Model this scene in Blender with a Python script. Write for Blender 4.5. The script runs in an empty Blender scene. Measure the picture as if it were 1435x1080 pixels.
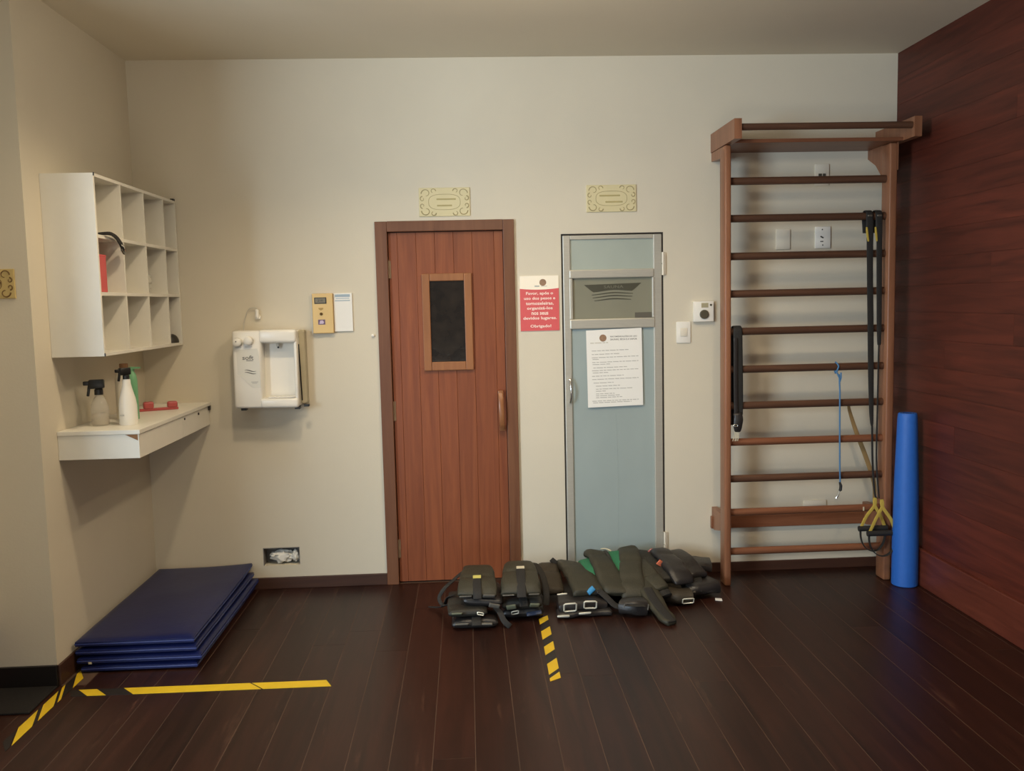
import bpy, bmesh, math, random
from mathutils import Vector, Matrix, noise

random.seed(7)
SC = bpy.context.scene
COL = SC.collection
R = math.radians

# ------------------------------------------------------------------ camera
cam = bpy.data.cameras.new('camera')
cam.sensor_fit = 'HORIZONTAL'; cam.sensor_width = 36.0
cam.lens = 36.0 * 1251.0 / 1435.0
cam.clip_start = 0.05; cam.clip_end = 100
cam_o = bpy.data.objects.new('camera', cam); COL.objects.link(cam_o)
rx = Vector((0.99842268, -0.05130707, -0.02279755))
ry = Vector((0.02747052, 0.0922991, 0.99535232))
rz = Vector((-0.04896442, -0.9944086, 0.09356295))
m = Matrix((rx, ry, rz)).transposed().to_4x4()
m.translation = Vector((0, -5.2, 1.6518))
cam_o.matrix_world = m
SC.camera = cam_o

# ------------------------------------------------------------------ world + lights + exposure
w = bpy.data.worlds.new('world'); SC.world = w; w.use_nodes = True
bg = w.node_tree.nodes['Background']
bg.inputs[0].default_value = (0.80, 0.90, 1.0, 1); bg.inputs[1].default_value = 0.16

def area(name, loc, target, sx, sy, energy, color):
    l = bpy.data.lights.new(name, 'AREA'); l.shape = 'RECTANGLE'; l.size = sx; l.size_y = sy
    l.energy = energy; l.color = color
    o = bpy.data.objects.new(name, l); COL.objects.link(o); o.location = loc
    o.rotation_euler = (Vector(target) - Vector(loc)).to_track_quat('-Z', 'Y').to_euler()
    return o
def spot(name, loc, energy, color, ang=150, blend=0.5, rad=0.06, target=None):
    l = bpy.data.lights.new(name, 'SPOT'); l.energy = energy; l.color = color
    l.spot_size = R(ang); l.spot_blend = blend; l.shadow_soft_size = rad
    o = bpy.data.objects.new(name, l); COL.objects.link(o); o.location = loc
    if target: o.rotation_euler = (Vector(target) - Vector(loc)).to_track_quat('-Z', 'Y').to_euler()
    return o
WARM = (1.0, 0.80, 0.54)
spot('downlight', (-0.75, -1.55, 2.99), 48, WARM, 140, 0.7, 0.07)
spot('downlight', (0.55, -1.35, 2.99), 30, WARM, 150, 0.8, 0.07)
spot('downlight', (1.30, -2.30, 2.99), 55, WARM, 140, 0.7, 0.07)
pl = bpy.data.lights.new('ceiling_lamp', 'POINT'); pl.energy = 23; pl.color = (1.0, 0.86, 0.66); pl.shadow_soft_size = 0.10
plo = bpy.data.objects.new('ceiling_lamp', pl); COL.objects.link(plo); plo.location = (0.3, -2.0, 2.72)
area('window_daylight', (-3.9, -5.4, 1.75), (0.8, 0, 1.0), 1.6, 1.7, 190, (0.70, 0.86, 1.0))

area('ceiling_fill', (-0.6, -6.0, 0.05), (-0.6, -4.4, 3.0), 2.6, 1.6, 50, (1.0, 0.93, 0.80))  # unseen upward fill light, added behind the camera to brighten the ceiling
SC.view_settings.view_transform = 'Standard'
SC.view_settings.look = 'None'
SC.view_settings.exposure = 0.42
SC.view_settings.gamma = 1.0
SC.view_settings.use_curve_mapping = False

# ------------------------------------------------------------------ material helpers
def lin(c):
    out = []
    for v in c[:3]:
        v = v / 255.0
        out.append(v / 12.92 if v <= 0.04045 else ((v + 0.055) / 1.055) ** 2.4)
    return (out[0], out[1], out[2], 1.0)
MC = {}
def base_mat(name):
    mt = bpy.data.materials.new(name); mt.use_nodes = True
    nt = mt.node_tree
    return mt, nt, nt.nodes['Principled BSDF']
def N(nt, t, **kw):
    n = nt.nodes.new(t)
    for k, v in kw.items():
        if k in n.inputs: n.inputs[k].default_value = v
        else: setattr(n, k, v)
    return n
def mat(name, rgb, rough=0.5, metal=0.0, var=0.06, scale=12.0, bump=0.0, bscale=60.0, stretch=(1, 1, 1), spec=0.5, alpha=1.0, trans=0.0, coat=0.0):
    """plain procedural material: colour with a little noise variation and fine bump"""
    if name in MC: return MC[name]
    mt, nt, b = base_mat(name)
    c = lin(rgb)
    tc = N(nt, 'ShaderNodeTexCoord'); mp = N(nt, 'ShaderNodeMapping'); mp.inputs['Scale'].default_value = stretch
    nt.links.new(tc.outputs['Object'], mp.inputs['Vector'])
    nz = N(nt, 'ShaderNodeTexNoise', Scale=scale, Detail=4.0)
    nt.links.new(mp.outputs[0], nz.inputs['Vector'])
    mx = N(nt, 'ShaderNodeMix', data_type='RGBA')
    mx.inputs[6].default_value = tuple(max(0, v * (1 - 2 * var)) for v in c[:3]) + (1,)
    mx.inputs[7].default_value = tuple(min(1, v * (1 + 2 * var)) for v in c[:3]) + (1,)
    nt.links.new(nz.outputs['Fac'], mx.inputs[0]); nt.links.new(mx.outputs[2], b.inputs['Base Color'])
    b.inputs['Roughness'].default_value = rough; b.inputs['Metallic'].default_value = metal
    b.inputs['Specular IOR Level'].default_value = spec
    b.inputs['Transmission Weight'].default_value = trans
    b.inputs['Alpha'].default_value = alpha
    b.inputs['Coat Weight'].default_value = coat
    if bump:
        n2 = N(nt, 'ShaderNodeTexNoise', Scale=bscale, Detail=3.0); nt.links.new(mp.outputs[0], n2.inputs['Vector'])
        bp = N(nt, 'ShaderNodeBump', Strength=bump, Distance=0.01)
        nt.links.new(n2.outputs['Fac'], bp.inputs['Height']); nt.links.new(bp.outputs[0], b.inputs['Normal'])
    MC[name] = mt; return mt
def wood(name, dark, light, axis='Z', rough=0.45, scale=9.0, rnd=0.35, bump=0.15, spec=0.4, ratio=14.0):
    """wood with grain along one axis; each board (object) gets its own tone"""
    if name in MC: return MC[name]
    mt, nt, b = base_mat(name)
    tc = N(nt, 'ShaderNodeTexCoord'); mp = N(nt, 'ShaderNodeMapping')
    st = [ratio, ratio, ratio]; st['XYZ'.index(axis)] = 1.0
    mp.inputs['Scale'].default_value = st
    oi = N(nt, 'ShaderNodeObjectInfo')
    ml = N(nt, 'ShaderNodeMath', operation='MULTIPLY'); ml.inputs[1].default_value = 37.0
    nt.links.new(oi.outputs['Random'], ml.inputs[0])
    cb = N(nt, 'ShaderNodeCombineXYZ')
    for i in range(3): nt.links.new(ml.outputs[0], cb.inputs[i])
    nt.links.new(tc.outputs['Object'], mp.inputs['Vector']); nt.links.new(cb.outputs[0], mp.inputs['Location'])
    nz = N(nt, 'ShaderNodeTexNoise', Scale=scale / 6.0, Detail=6.0, Roughness=0.6, Distortion=0.8)
    nt.links.new(mp.outputs[0], nz.inputs['Vector'])
    rp = N(nt, 'ShaderNodeValToRGB')
    rp.color_ramp.elements[0].position = 0.3; rp.color_ramp.elements[0].color = lin(dark)
    rp.color_ramp.elements[1].position = 0.72; rp.color_ramp.elements[1].color = lin(light)
    nt.links.new(nz.outputs['Fac'], rp.inputs[0])
    mr = N(nt, 'ShaderNodeMapRange'); mr.inputs[3].default_value = 1 - rnd; mr.inputs[4].default_value = 1 + rnd
    nt.links.new(oi.outputs['Random'], mr.inputs[0])
    hs = N(nt, 'ShaderNodeHueSaturation'); nt.links.new(mr.outputs[0], hs.inputs['Value'])
    nt.links.new(rp.outputs[0], hs.inputs['Color']); nt.links.new(hs.outputs[0], b.inputs['Base Color'])
    b.inputs['Roughness'].default_value = rough; b.inputs['Specular IOR Level'].default_value = spec
    bp = N(nt, 'ShaderNodeBump', Strength=bump, Distance=0.004)
    nt.links.new(nz.outputs['Fac'], bp.inputs['Height']); nt.links.new(bp.outputs[0], b.inputs['Normal'])
    MC[name] = mt; return mt
def glass(name, rgb, rough=0.05, alpha_mix=0.0):
    if name in MC: return MC[name]
    mt, nt, b = base_mat(name)
    b.inputs['Base Color'].default_value = lin(rgb); b.inputs['Roughness'].default_value = rough
    b.inputs['Transmission Weight'].default_value = 1.0; b.inputs['IOR'].default_value = 1.2
    nz = N(nt, 'ShaderNodeTexNoise', Scale=9.0); bp = N(nt, 'ShaderNodeBump', Strength=0.03)
    nt.links.new(nz.outputs['Fac'], bp.inputs['Height']); nt.links.new(bp.outputs[0], b.inputs['Normal'])
    MC[name] = mt; return mt

# ------------------------------------------------------------------ mesh helpers
class MB:
    """collects shapes; build() links them as ONE mesh object"""
    def __init__(s): s.bm = bmesh.new()
    def box(s, a, b, bev=0.0, seg=2, rot=None, piv=None):
        a = Vector(a); b = Vector(b); c = (a + b) / 2; d = b - a
        t = bmesh.new(); bmesh.ops.create_cube(t, size=1.0)
        bmesh.ops.scale(t, vec=(abs(d.x), abs(d.y), abs(d.z)), verts=t.verts)
        if bev > 0:
            bmesh.ops.bevel(t, geom=list(t.edges), offset=bev, segments=seg, profile=0.5, affect='EDGES')
        bmesh.ops.translate(t, vec=c, verts=t.verts)
        if rot is not None:
            bmesh.ops.rotate(t, cent=Vector(piv) if piv is not None else c, matrix=rot.to_3x3(), verts=t.verts)
        s._add(t); return s
    def _add(s, t):
        me = bpy.data.meshes.new('tmp'); t.to_mesh(me); t.free(); s.bm.from_mesh(me); bpy.data.meshes.remove(me)
    def grid(s, rows, closed_u=False, cap=False, flip=False):
        bm = s.bm; vs = [[bm.verts.new(p) for p in r] for r in rows]
        n = len(rows[0])
        for i in range(len(vs) - 1):
            for j in range(n if closed_u else n - 1):
                k = (j + 1) % n
                f = (vs[i][j], vs[i][k], vs[i + 1][k], vs[i + 1][j])
                try: bm.faces.new(f if not flip else f[::-1])
                except ValueError: pass
        if cap:
            try: bm.faces.new(vs[0][::-1]); bm.faces.new(vs[-1])
            except ValueError: pass
        return s
    def tube(s, pts, r, n=8, closed=False, cap=True):
        pts = [Vector(p) for p in pts]; k = len(pts)
        rs = r if isinstance(r, (list, tuple)) else [r] * k
        rows = []; up = None
        for i in range(k):
            if closed: t = pts[(i + 1) % k] - pts[i - 1]
            else: t = pts[min(i + 1, k - 1)] - pts[max(i - 1, 0)]
            t.normalize()
            if up is None:
                up = Vector((0, 0, 1)) if abs(t.z) < 0.9 else Vector((1, 0, 0))
            sd = t.cross(up)
            if sd.length < 1e-5: sd = t.orthogonal()
            sd.normalize(); up = sd.cross(t).normalized()
            rows.append([pts[i] + rs[i] * (math.cos(2 * math.pi * j / n) * sd + math.sin(2 * math.pi * j / n) * up) for j in range(n)])
        if closed: rows.append(rows[0]); s.grid(rows, True)
        else: s.grid(rows, True, cap)
        return s
    def lathe(s, prof, n=20, c=(0, 0, 0), axis='Z'):
        c = Vector(c); rows = []
        for (r, z) in prof:
            row = []
            for j in range(n):
                a = 2 * math.pi * j / n
                p = Vector((r * math.cos(a), r * math.sin(a), z))
                if axis == 'Y': p = Vector((p.x, -p.z, p.y))
                elif axis == 'X': p = Vector((p.z, p.y, p.x))
                row.append(c + p)
            rows.append(row)
        s.grid(rows, True, True); return s
    def prism(s, poly, y0, y1, axis='Y'):
        """polygon in the two other axes, extruded along axis"""
        bm = s.bm
        def P(a, b, t):
            return {'Y': (a, t, b), 'X': (t, a, b), 'Z': (a, b, t)}[axis]
        A = [bm.verts.new(P(a, b, y0)) for a, b in poly]; B = [bm.verts.new(P(a, b, y1)) for a, b in poly]
        n = len(poly)
        bm.faces.new(A); bm.faces.new(B[::-1])
        for i in range(n): bm.faces.new((A[i], B[i], B[(i + 1) % n], A[(i + 1) % n]))
        return s
    def ribbon(s, pts, width, thick, ns=28, segs=0, m_=12, up=(0, 0, 1), wob=0.0, taper=0.0, pw=0.55, ends=True, wdir=None):
        """padded strip along a smooth path; width may be a number or one number per point"""
        pts = [Vector(p) for p in pts]; K = len(pts)
        ws = list(width) if isinstance(width, (list, tuple)) else [width] * K
        def cr(a, b, c, d, t):
            return 0.5 * ((2 * b) + (c - a) * t + (2 * a - 5 * b + 4 * c - d) * t * t + (3 * b - a - 3 * c + d) * t ** 3)
        def at(u):
            x = u * (K - 1); i = min(int(x), K - 2); t = x - i
            q = [pts[max(i - 1, 0)], pts[i], pts[i + 1], pts[min(i + 2, K - 1)]]
            return cr(*q, t), ws[i] + (ws[i + 1] - ws[i]) * t
        C = [at(i / ns) for i in range(ns + 1)]
        rows = []; seed = random.random() * 50
        upv = Vector(up).normalized(); prev = None
        for i, (p, wd) in enumerate(C):
            t = (C[min(i + 1, ns)][0] - C[max(i - 1, 0)][0]).normalized()
            if wdir is not None:
                sd = Vector(wdir); sd = (sd - sd.dot(t) * t).normalized()
            else:
                sd = t.cross(upv)
                if prev is not None and sd.length < 0.35: sd = prev - prev.dot(t) * t
                sd.normalize()
                if prev is not None and sd.dot(prev) < 0: sd = -sd
            prev = sd
            nr = sd.cross(t).normalized()
            if nr.z < -0.2 and wdir is None: nr = nr
            u = i / ns; th = thick
            if segs:
                th = thick * (0.45 + 0.55 * abs(math.sin(math.pi * segs * u)) ** 0.5)
            e = 1.0
            if ends:
                q = min(u, 1 - u) * ns
                if q < 2: e = math.sin((q + 0.25) / 2.25 * math.pi / 2)
            row = []
            for j in range(m_):
                a = 2 * math.pi * j / m_
                ca, sa = math.cos(a), math.sin(a)
                x = math.copysign(abs(ca) ** pw, ca) * wd / 2 * (0.86 + 0.14 * e)
                y = math.copysign(abs(sa) ** 0.8, sa) * th / 2 * max(e, 0.15)
                v = p + sd * x + nr * y
                if wob:
                    v = v + noise.noise_vector(v * 14 + Vector((seed, 0, 0))) * wob
                row.append(v)
            rows.append(row)
        s.grid(rows, True, True); return s
    def frame(s, c, ux, uz, wx, wz, r, n=6):
        """rectangular wire ring (buckle)"""
        c = Vector(c); ux = Vector(ux).normalized() * wx / 2; uz = Vector(uz).normalized() * wz / 2
        P = []
        k = 0.8
        for a, b in ((-1, -k), (-1, k), (-k, 1), (k, 1), (1, k), (1, -k), (k, -1), (-k, -1)):
            P.append(c + ux * a + uz * b)
        s.tube(P, r, n, closed=True); return s
    def build(s, name, material, parent=None, smooth=False, loc=None, world=True):
        """shapes are given in world coordinates unless the parent is rotated (world=False)"""
        bm = s.bm
        bmesh.ops.recalc_face_normals(bm, faces=bm.faces)
        me = bpy.data.meshes.new(name)
        off = Vector((0, 0, 0))
        if parent is not None and world:
            q = parent
            while q is not None: off += Vector(q.location); q = q.parent
        elif parent is None and loc is not None: off = Vector(loc)
        if off.length: bmesh.ops.translate(bm, vec=-off, verts=bm.verts)
        bm.to_mesh(me); bm.free()
        if material: me.materials.append(material)
        if smooth:
            for p in me.polygons: p.use_smooth = True
            try: me.set_sharp_from_angle(angle=R(40))
            except Exception: pass
        o = bpy.data.objects.new(name, me); COL.objects.link(o)
        if parent is not None: o.parent = parent
        elif loc is not None: o.location = loc
        return o
def tag(o, label=None, cat=None, group=None, kind=None):
    if label: o['label'] = label
    if cat: o['category'] = cat
    if group: o['group'] = group
    if kind: o['kind'] = kind
    return o
def thing(name, label, cat, loc, group=None, rotz=0.0, kind=None):
    o = bpy.data.objects.new(name, None); COL.objects.link(o); o.location = loc; o.rotation_euler = (0, 0, rotz)
    o.empty_display_size = 0.05
    return tag(o, label, cat, group, kind)
def lettering(body, cx, cz, width, y, material, parent, name='lettering', height=None, bold=0.0, thick=0.0008, axis='-Y'):
    """flat printed text facing the camera, scaled to a width (metres)"""
    cu = bpy.data.curves.new('text', 'FONT'); cu.body = body; cu.size = 1.0; cu.align_x = 'LEFT'
    cu.resolution_u = 2; cu.offset = bold
    t = bpy.data.objects.new('text', cu); COL.objects.link(t)
    dg = bpy.context.evaluated_depsgraph_get()
    me = bpy.data.meshes.new_from_object(t.evaluated_get(dg))
    bpy.data.objects.remove(t); bpy.data.curves.remove(cu)
    xs = [v.co.x for v in me.vertices]; ys = [v.co.y for v in me.vertices]
    x0, x1, y0, y1 = min(xs), max(xs), min(ys), max(ys)
    k = width / (x1 - x0); kz = (height / (y1 - y0)) if height else k
    off = Vector((0, 0, 0)); q = parent
    while q is not None: off += Vector(q.location); q = q.parent
    for v in me.vertices:
        v.co = Vector((cx + (v.co.x - (x0 + x1) / 2) * k, y, cz + (v.co.y - (y0 + y1) / 2) * kz)) - off
    me.materials.clear(); me.materials.append(material)
    o = bpy.data.objects.new(name, me); COL.objects.link(o); o.parent = parent
    return o

# ------------------------------------------------------------------ materials
M_wall = mat('painted_wall', (212, 203, 183), 0.75, var=0.02, scale=3, bump=0.05, bscale=120)
M_ceil = mat('ceiling_paint', (222, 212, 190), 0.8, var=0.02, scale=2)
M_floor = wood('floor_wood', (34, 16, 11), (54, 28, 20), 'Y', rough=0.38, rnd=0.2, bump=0.1, spec=0.35)
def add_wear(mt, rgb, amount):
    """long pale scuffs along the boards"""
    nt = mt.node_tree; b = nt.nodes['Principled BSDF']
    src = b.inputs['Base Color'].links[0].from_socket
    ge = N(nt, 'ShaderNodeNewGeometry'); mp = N(nt, 'ShaderNodeMapping'); mp.inputs['Scale'].default_value = (7, 0.9, 1)
    nt.links.new(ge.outputs['Position'], mp.inputs['Vector'])
    nz = N(nt, 'ShaderNodeTexNoise', Scale=1.7, Detail=7.0, Roughness=0.7); nt.links.new(mp.outputs[0], nz.inputs['Vector'])
    mr = N(nt, 'ShaderNodeMapRange'); mr.inputs[1].default_value = 0.60; mr.inputs[2].default_value = 0.74; mr.inputs[4].default_value = amount
    nt.links.new(nz.outputs['Fac'], mr.inputs[0])
    mx = N(nt, 'ShaderNodeMix', data_type='RGBA'); mx.inputs[7].default_value = lin(rgb)
    nt.links.new(mr.outputs[0], mx.inputs[0]); nt.links.new(src, mx.inputs[6]); nt.links.new(mx.outputs[2], b.inputs['Base Color'])
add_wear(M_floor, (104, 72, 56), 0.5)
M_seam = mat('floor_seam', (92, 70, 56), 0.7, var=0.45, scale=2.5)
M_panel = wood('wall_panel_wood', (64, 26, 18), (97, 43, 30), 'Y', rough=0.5, rnd=0.16, bump=0.1, spec=0.35)
M_skirt_r = wood('skirting_red_wood', (82, 38, 28), (106, 53, 39), 'Y', rough=0.42, rnd=0.05)
M_skirt = wood('skirting_dark_wood', (60, 38, 29), (78, 50, 38), 'X', rough=0.45, rnd=0.05)
M_black_skirt = mat('black_skirting', (22, 18, 16), 0.4, var=0.1)
M_door = wood('door_wood', (120, 62, 36), (146, 82, 48), 'Z', rough=0.42, rnd=0.06, ratio=16)
M_casing = wood('casing_wood', (104, 64, 42), (122, 80, 54), 'Z', rough=0.45, rnd=0.04)
M_winframe = wood('window_frame_wood', (140, 90, 54), (160, 106, 66), 'Z', rough=0.45, rnd=0.04)
M_bars = wood('post_wood', (124, 80, 56), (152, 104, 76), 'Z', rough=0.35, rnd=0.04)
M_rung = wood('rung_wood', (74, 50, 37), (96, 66, 49), 'X', rough=0.4, rnd=0.14)
M_rung2 = wood('rung_red_wood', (112, 68, 46), (136, 88, 62), 'X', rough=0.4, rnd=0.08)
M_darkglass = mat('dark_glass', (40, 33, 26), 0.12, var=0.5, scale=12, bump=0.12, bscale=25)
M_steel = mat('brushed_steel', (186, 182, 170), 0.42, 0.35, var=0.05, scale=20, stretch=(1, 1, 8))
M_chrome = mat('chrome', (215, 212, 205), 0.18, 1.0)
M_frost = mat('frosted_panel', (158, 170, 168), 0.2, 0.0, var=0.09, scale=2.2, bump=0.03, bscale=5, stretch=(1, 1, .6))
M_frost2 = mat('upper_panel', (168, 176, 166), 0.3, 0.0, var=0.06, scale=3)
M_greenglass = mat('smoky_pane', (136, 134, 116), 0.25, var=0.05, scale=4)
M_logo = mat('logo_film', (70, 68, 54), 0.5)
M_logo2 = mat('logo_letter_film', (112, 110, 94), 0.5)
M_gap = mat('dark_gap', (42, 36, 30), 0.7)
M_white = mat('white_laminate', (226, 222, 210), 0.4, var=0.02)
M_plastic = mat('white_plastic', (236, 232, 222), 0.3, var=0.01)
M_plastic2 = mat('cream_plastic', (226, 218, 200), 0.35, var=0.01)
M_greyp = mat('grey_plastic', (196, 192, 182), 0.4, var=0.02)
M_paper = mat('paper', (236, 234, 228), 0.8, var=0.01)
M_ink = mat('grey_ink', (184, 182, 176), 0.8)
M_ink2 = mat('dark_ink', (122, 120, 116), 0.8)
M_red = mat('sign_red', (216, 92, 94), 0.5, var=0.02)
M_cream = mat('sign_cream', (252, 242, 222), 0.5, var=0.01)
M_signtext = mat('sign_letter_white', (255, 226, 214), 0.5)
M_seal = mat('seal_brown', (150, 118, 92), 0.6, var=0.2, scale=90)
M_plaque = mat('plaque_brass', (212, 200, 158), 0.45, 0.0, var=0.04)
M_plaque_orn = mat('plaque_ornament', (166, 152, 112), 0.5)
M_plaque2 = mat('plaque_gold', (196, 172, 112), 0.45, 0.0, var=0.05)
M_plaque_orn2 = mat('plaque_ornament_dark', (112, 84, 42), 0.5)
M_black = mat('black_plastic', (26, 25, 24), 0.4)
M_strap = mat('black_webbing', (34, 32, 30), 0.75, var=0.15, scale=80, bump=0.2, bscale=200)
M_cord = mat('black_nylon', (43, 41, 35), 0.6, var=0.12, scale=30, bump=0.25, bscale=160)
M_cord2 = mat('olive_nylon', (54, 51, 38), 0.6, var=0.12, scale=30, bump=0.25, bscale=160)
M_cord3 = mat('charcoal_vinyl', (42, 39, 38), 0.42, var=0.15, scale=20, bump=0.15, bscale=60)
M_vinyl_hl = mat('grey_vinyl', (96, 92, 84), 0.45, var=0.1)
M_green = mat('green_fabric', (38, 110, 74), 0.7, var=0.1)
M_blueband = mat('blue_band', (60, 140, 190), 0.6)
M_orange = mat('orange_tab', (214, 112, 78), 0.6)
M_pink = mat('pink_tab', (168, 96, 90), 0.6)
M_mat = mat('blue_vinyl', (22, 30, 76), 0.34, var=0.1, scale=6, bump=0.08, bscale=14, spec=0.35)
M_matpipe = mat('blue_piping', (36, 50, 112), 0.25)
M_roll = mat('blue_foam', (38, 100, 190), 0.55, var=0.04, scale=40, bump=0.08, bscale=200)
M_yellow = mat('tape_yellow', (222, 184, 32), 0.55, var=0.05, scale=20)
M_tapeblk = mat('tape_black', (34, 28, 24), 0.5, var=0.1)
M_brass = mat('brass_plate', (214, 178, 118), 0.35, 0.4, var=0.06, scale=6)
M_lcd = mat('display_grey', (120, 112, 92), 0.3)
M_purple = mat('sticker_purple', (110, 84, 112), 0.5)
M_bluepr = mat('blue_print', (160, 178, 190), 0.7)
M_redplastic = mat('red_plastic', (178, 82, 80), 0.35)
M_redbox = mat('red_card', (202, 84, 84), 0.5)
M_greenbottle = mat('green_plastic', (112, 168, 124), 0.35)
M_clear = mat('clear_plastic', (226, 220, 206), 0.12, alpha=0.32)
M_water = mat('water', (196, 182, 160), 0.05, alpha=0.4)
M_bag = mat('plastic_bag', (228, 226, 214), 0.3, alpha=0.6)
M_brown = mat('exposed_board', (140, 100, 66), 0.8)
M_cloth = mat('white_cloth', (232, 230, 222), 0.85, bump=0.3, bscale=30)
M_hole = mat('hole_plaster', (120, 116, 112), 0.9, var=0.2)
M_bluecord = mat('blue_cord', (70, 120, 165), 0.6)
M_trxyellow = mat('yellow_webbing', (190, 164, 70), 0.7, bump=0.2, bscale=150)
M_tan = mat('tan_band', (150, 122, 78), 0.7)
M_brownbag = mat('brown_nylon', (58, 50, 38), 0.65, bump=0.2, bscale=120)
M_socket = mat('socket_slots', (70, 66, 58), 0.6)
M_grey_dial = mat('dial_dark', (84, 78, 62), 0.4)
M_bright = mat('bright_buckle', (232, 228, 210), 0.35, 0.3)
M_pale = mat('pale_tag', (206, 196, 168), 0.6)
M_yellowtag = mat('yellow_tag', (196, 184, 96), 0.6)

# ------------------------------------------------------------------ the room
XL, XR, H, YB = -1.8513, 2.5370, 3.0307, -7.2
def holed_wall(mb, x0, x1, z0, z1, holes, ya, yb):
    xs = sorted({x0, x1} | {h[0] for h in holes} | {h[1] for h in holes})
    zs = sorted({z0, z1} | {h[2] for h in holes} | {h[3] for h in holes})
    for i in range(len(xs) - 1):
        for j in range(len(zs) - 1):
            cx, cz = (xs[i] + xs[i + 1]) / 2, (zs[j] + zs[j + 1]) / 2
            if any(h[0] < cx < h[1] and h[2] < cz < h[3] for h in holes): continue
            mb.box((xs[i], ya, zs[j]), (xs[i + 1], yb, zs[j + 1]))
mb = MB()
holed_wall(mb, XL - 0.1, XR + 0.1, 0, H, [(-0.47, 0.25, 0.0, 2.09), (0.558, 1.156, 0.0, 2.034), (-1.230, -1.018, 0.138, 0.2435)], 0.0, 0.12)
mb.box((XL - 0.1, 0.12, 0), (XR + 0.1, 0.16, H))
tag(mb.build('wall_back', M_wall), 'cream painted back wall with two doors', kind='structure')
mb = MB().box((XL - 0.1, -1.18, 0), (XL, 0.0, H)).box((-2.23, -1.28, 0), (XL, -1.18, H)).box((-2.23, -2.3, 0), (-2.13, -1.28, H))  # last box: unseen return wall, added to shade the corner's front face
tag(mb.build('wall_left', M_wall), 'cream left wall ending at an outer corner, with an added unseen return', kind='structure')
tag(MB().box((-3.2, YB, H), (XR + 0.1, 0.16, H + 0.1)).build('ceiling', M_ceil), 'plain cream ceiling', kind='structure')

# floor: seams show as pale lines between dark boards
fl = MB().box((-3.2, YB, -0.08), (XR + 0.1, 0.16, -0.0006)).build('floor', M_seam)
tag(fl, 'dark polished wooden board floor', kind='structure')
pitch = 0.1565; x = -0.01 - 20 * pitch
while x < XR:
    a, b = x + 0.0013, x + pitch - 0.0013
    y = -0.001 - random.random() * 1.6
    cuts = [-0.001]
    while y > YB:
        cuts.append(y); y -= 1.6 + random.random() * 1.8
    cuts.append(YB)
    b = min(b, XR)
    for k in range(len(cuts) - 1):
        if b - a > 0.02 and a > -3.2 and (a > XL - 0.1 or cuts[k + 1] < -1.3):
            y1 = cuts[k] - 0.001
            if a < XL: y1 = min(y1, -1.281)
            if y1 - cuts[k + 1] > 0.05:
                MB().box((a, cuts[k + 1] + 0.001, -0.02), (b, y1, 0.0)).build('floorboard', M_floor, fl)
    x += pitch
# right wall of horizontal boards
wr = MB().box((XR + 0.012, YB, 0), (XR + 0.1, 0.0, H)).build('wall_right', M_panel)
tag(wr, 'dark red brown wall of horizontal wooden boards', kind='structure')
z = 0.2; hgt = 0.149
while z < H - 0.01:
    y = 0.0; first = -0.35 - random.random() * 1.5
    cuts = [0.0, first]
    while cuts[-1] > YB: cuts.append(cuts[-1] - 1.5 - random.random() * 1.4)
    for k in range(len(cuts) - 1):
        pr = random.random() * 0.0015
        MB().box((XR - pr, max(cuts[k + 1], YB) + 0.0004, z + 0.0004), (XR + 0.02, cuts[k] - 0.0004, min(z + hgt, H) - 0.0004)).build('wall_board', M_panel, wr)
    z += hgt
tag(MB().box((XR - 0.020, YB, 0), (XR, -0.001, 0.212), 0.005).build('baseboard_right', M_skirt_r), 'tall red brown wooden baseboard along the right wall', kind='structure')
mb = MB().box((XL, -0.016, 0), (-0.508, -0.0005, 0.068), 0.003).box((0.285, -0.016, 0), (0.556, -0.0005, 0.078), 0.003).box((1.158, -0.016, 0), (XR - 0.016, -0.0005, 0.058), 0.003)
tag(mb.build('baseboard_back', M_skirt), 'low dark brown baseboard under the back wall', kind='structure')
tag(MB().box((XL, -1.279, 0), (XL + 0.012, -0.016, 0.095), 0.003).build('baseboard_left', M_skirt), 'brown baseboard along the left wall', kind='structure')
tag(MB().box((-2.098, -1.296, 0), (XL + 0.004, -1.2803, 0.098), 0.002).build('trim_1', M_black_skirt), 'black baseboard at the foot of the left wall corner', kind='structure')
tag(MB().box((-2.1295, -2.3, 0), (-2.10, -1.2803, 0.3), 0.004).build('trim_2', M_skirt_r), 'reddish wooden skirting on the added return wall at the left edge', kind='structure')

# hole in the wall with crumpled cloth
mb = MB().box((-1.230, 0.085, 0.138), (-1.018, 0.12, 0.2435)).box((-1.2305, 0.0, 0.1385), (-1.2265, 0.09, 0.2435)).box((-1.0215, 0.0, 0.1385), (-1.0175, 0.09, 0.2435)).box((-1.230, 0.0, 0.2395), (-1.018, 0.09, 0.244))
tag(mb.build('trim_3', M_hole), 'rough grey rectangular hole low in the back wall', kind='structure')
def lump(mb, c, s, seed=0, amp=0.35, n=12, fr=9):
    t = bmesh.new(); bmesh.ops.create_icosphere(t, subdivisions=3, radius=1.0)
    for v in t.verts:
        d = 1 + amp * noise.noise(v.co * 2.2 + Vector((seed, 0, 0))) + amp * 0.5 * noise.noise(v.co * 5 + Vector((seed, 3, 0)))
        v.co = Vector(c) + Vector((v.co.x * s[0], v.co.y * s[1], v.co.z * s[2])) * d
    mb._add(t)
mb = MB(); lump(mb, (-1.125, 0.04, 0.182), (0.062, 0.035, 0.036), 3, 0.5); lump(mb, (-1.165, 0.03, 0.196), (0.03, 0.025, 0.014), 8, 0.5)
lump(mb, (-1.048, 0.03, 0.185), (0.02, 0.022, 0.034), 5, 0.4)
tag(mb.build('crumpled_cloth', M_cloth, loc=(-1.12, 0.04, 0.139), smooth=True), 'crumpled white cloth stuffed in the hole low in the back wall', 'cloth')

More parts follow.
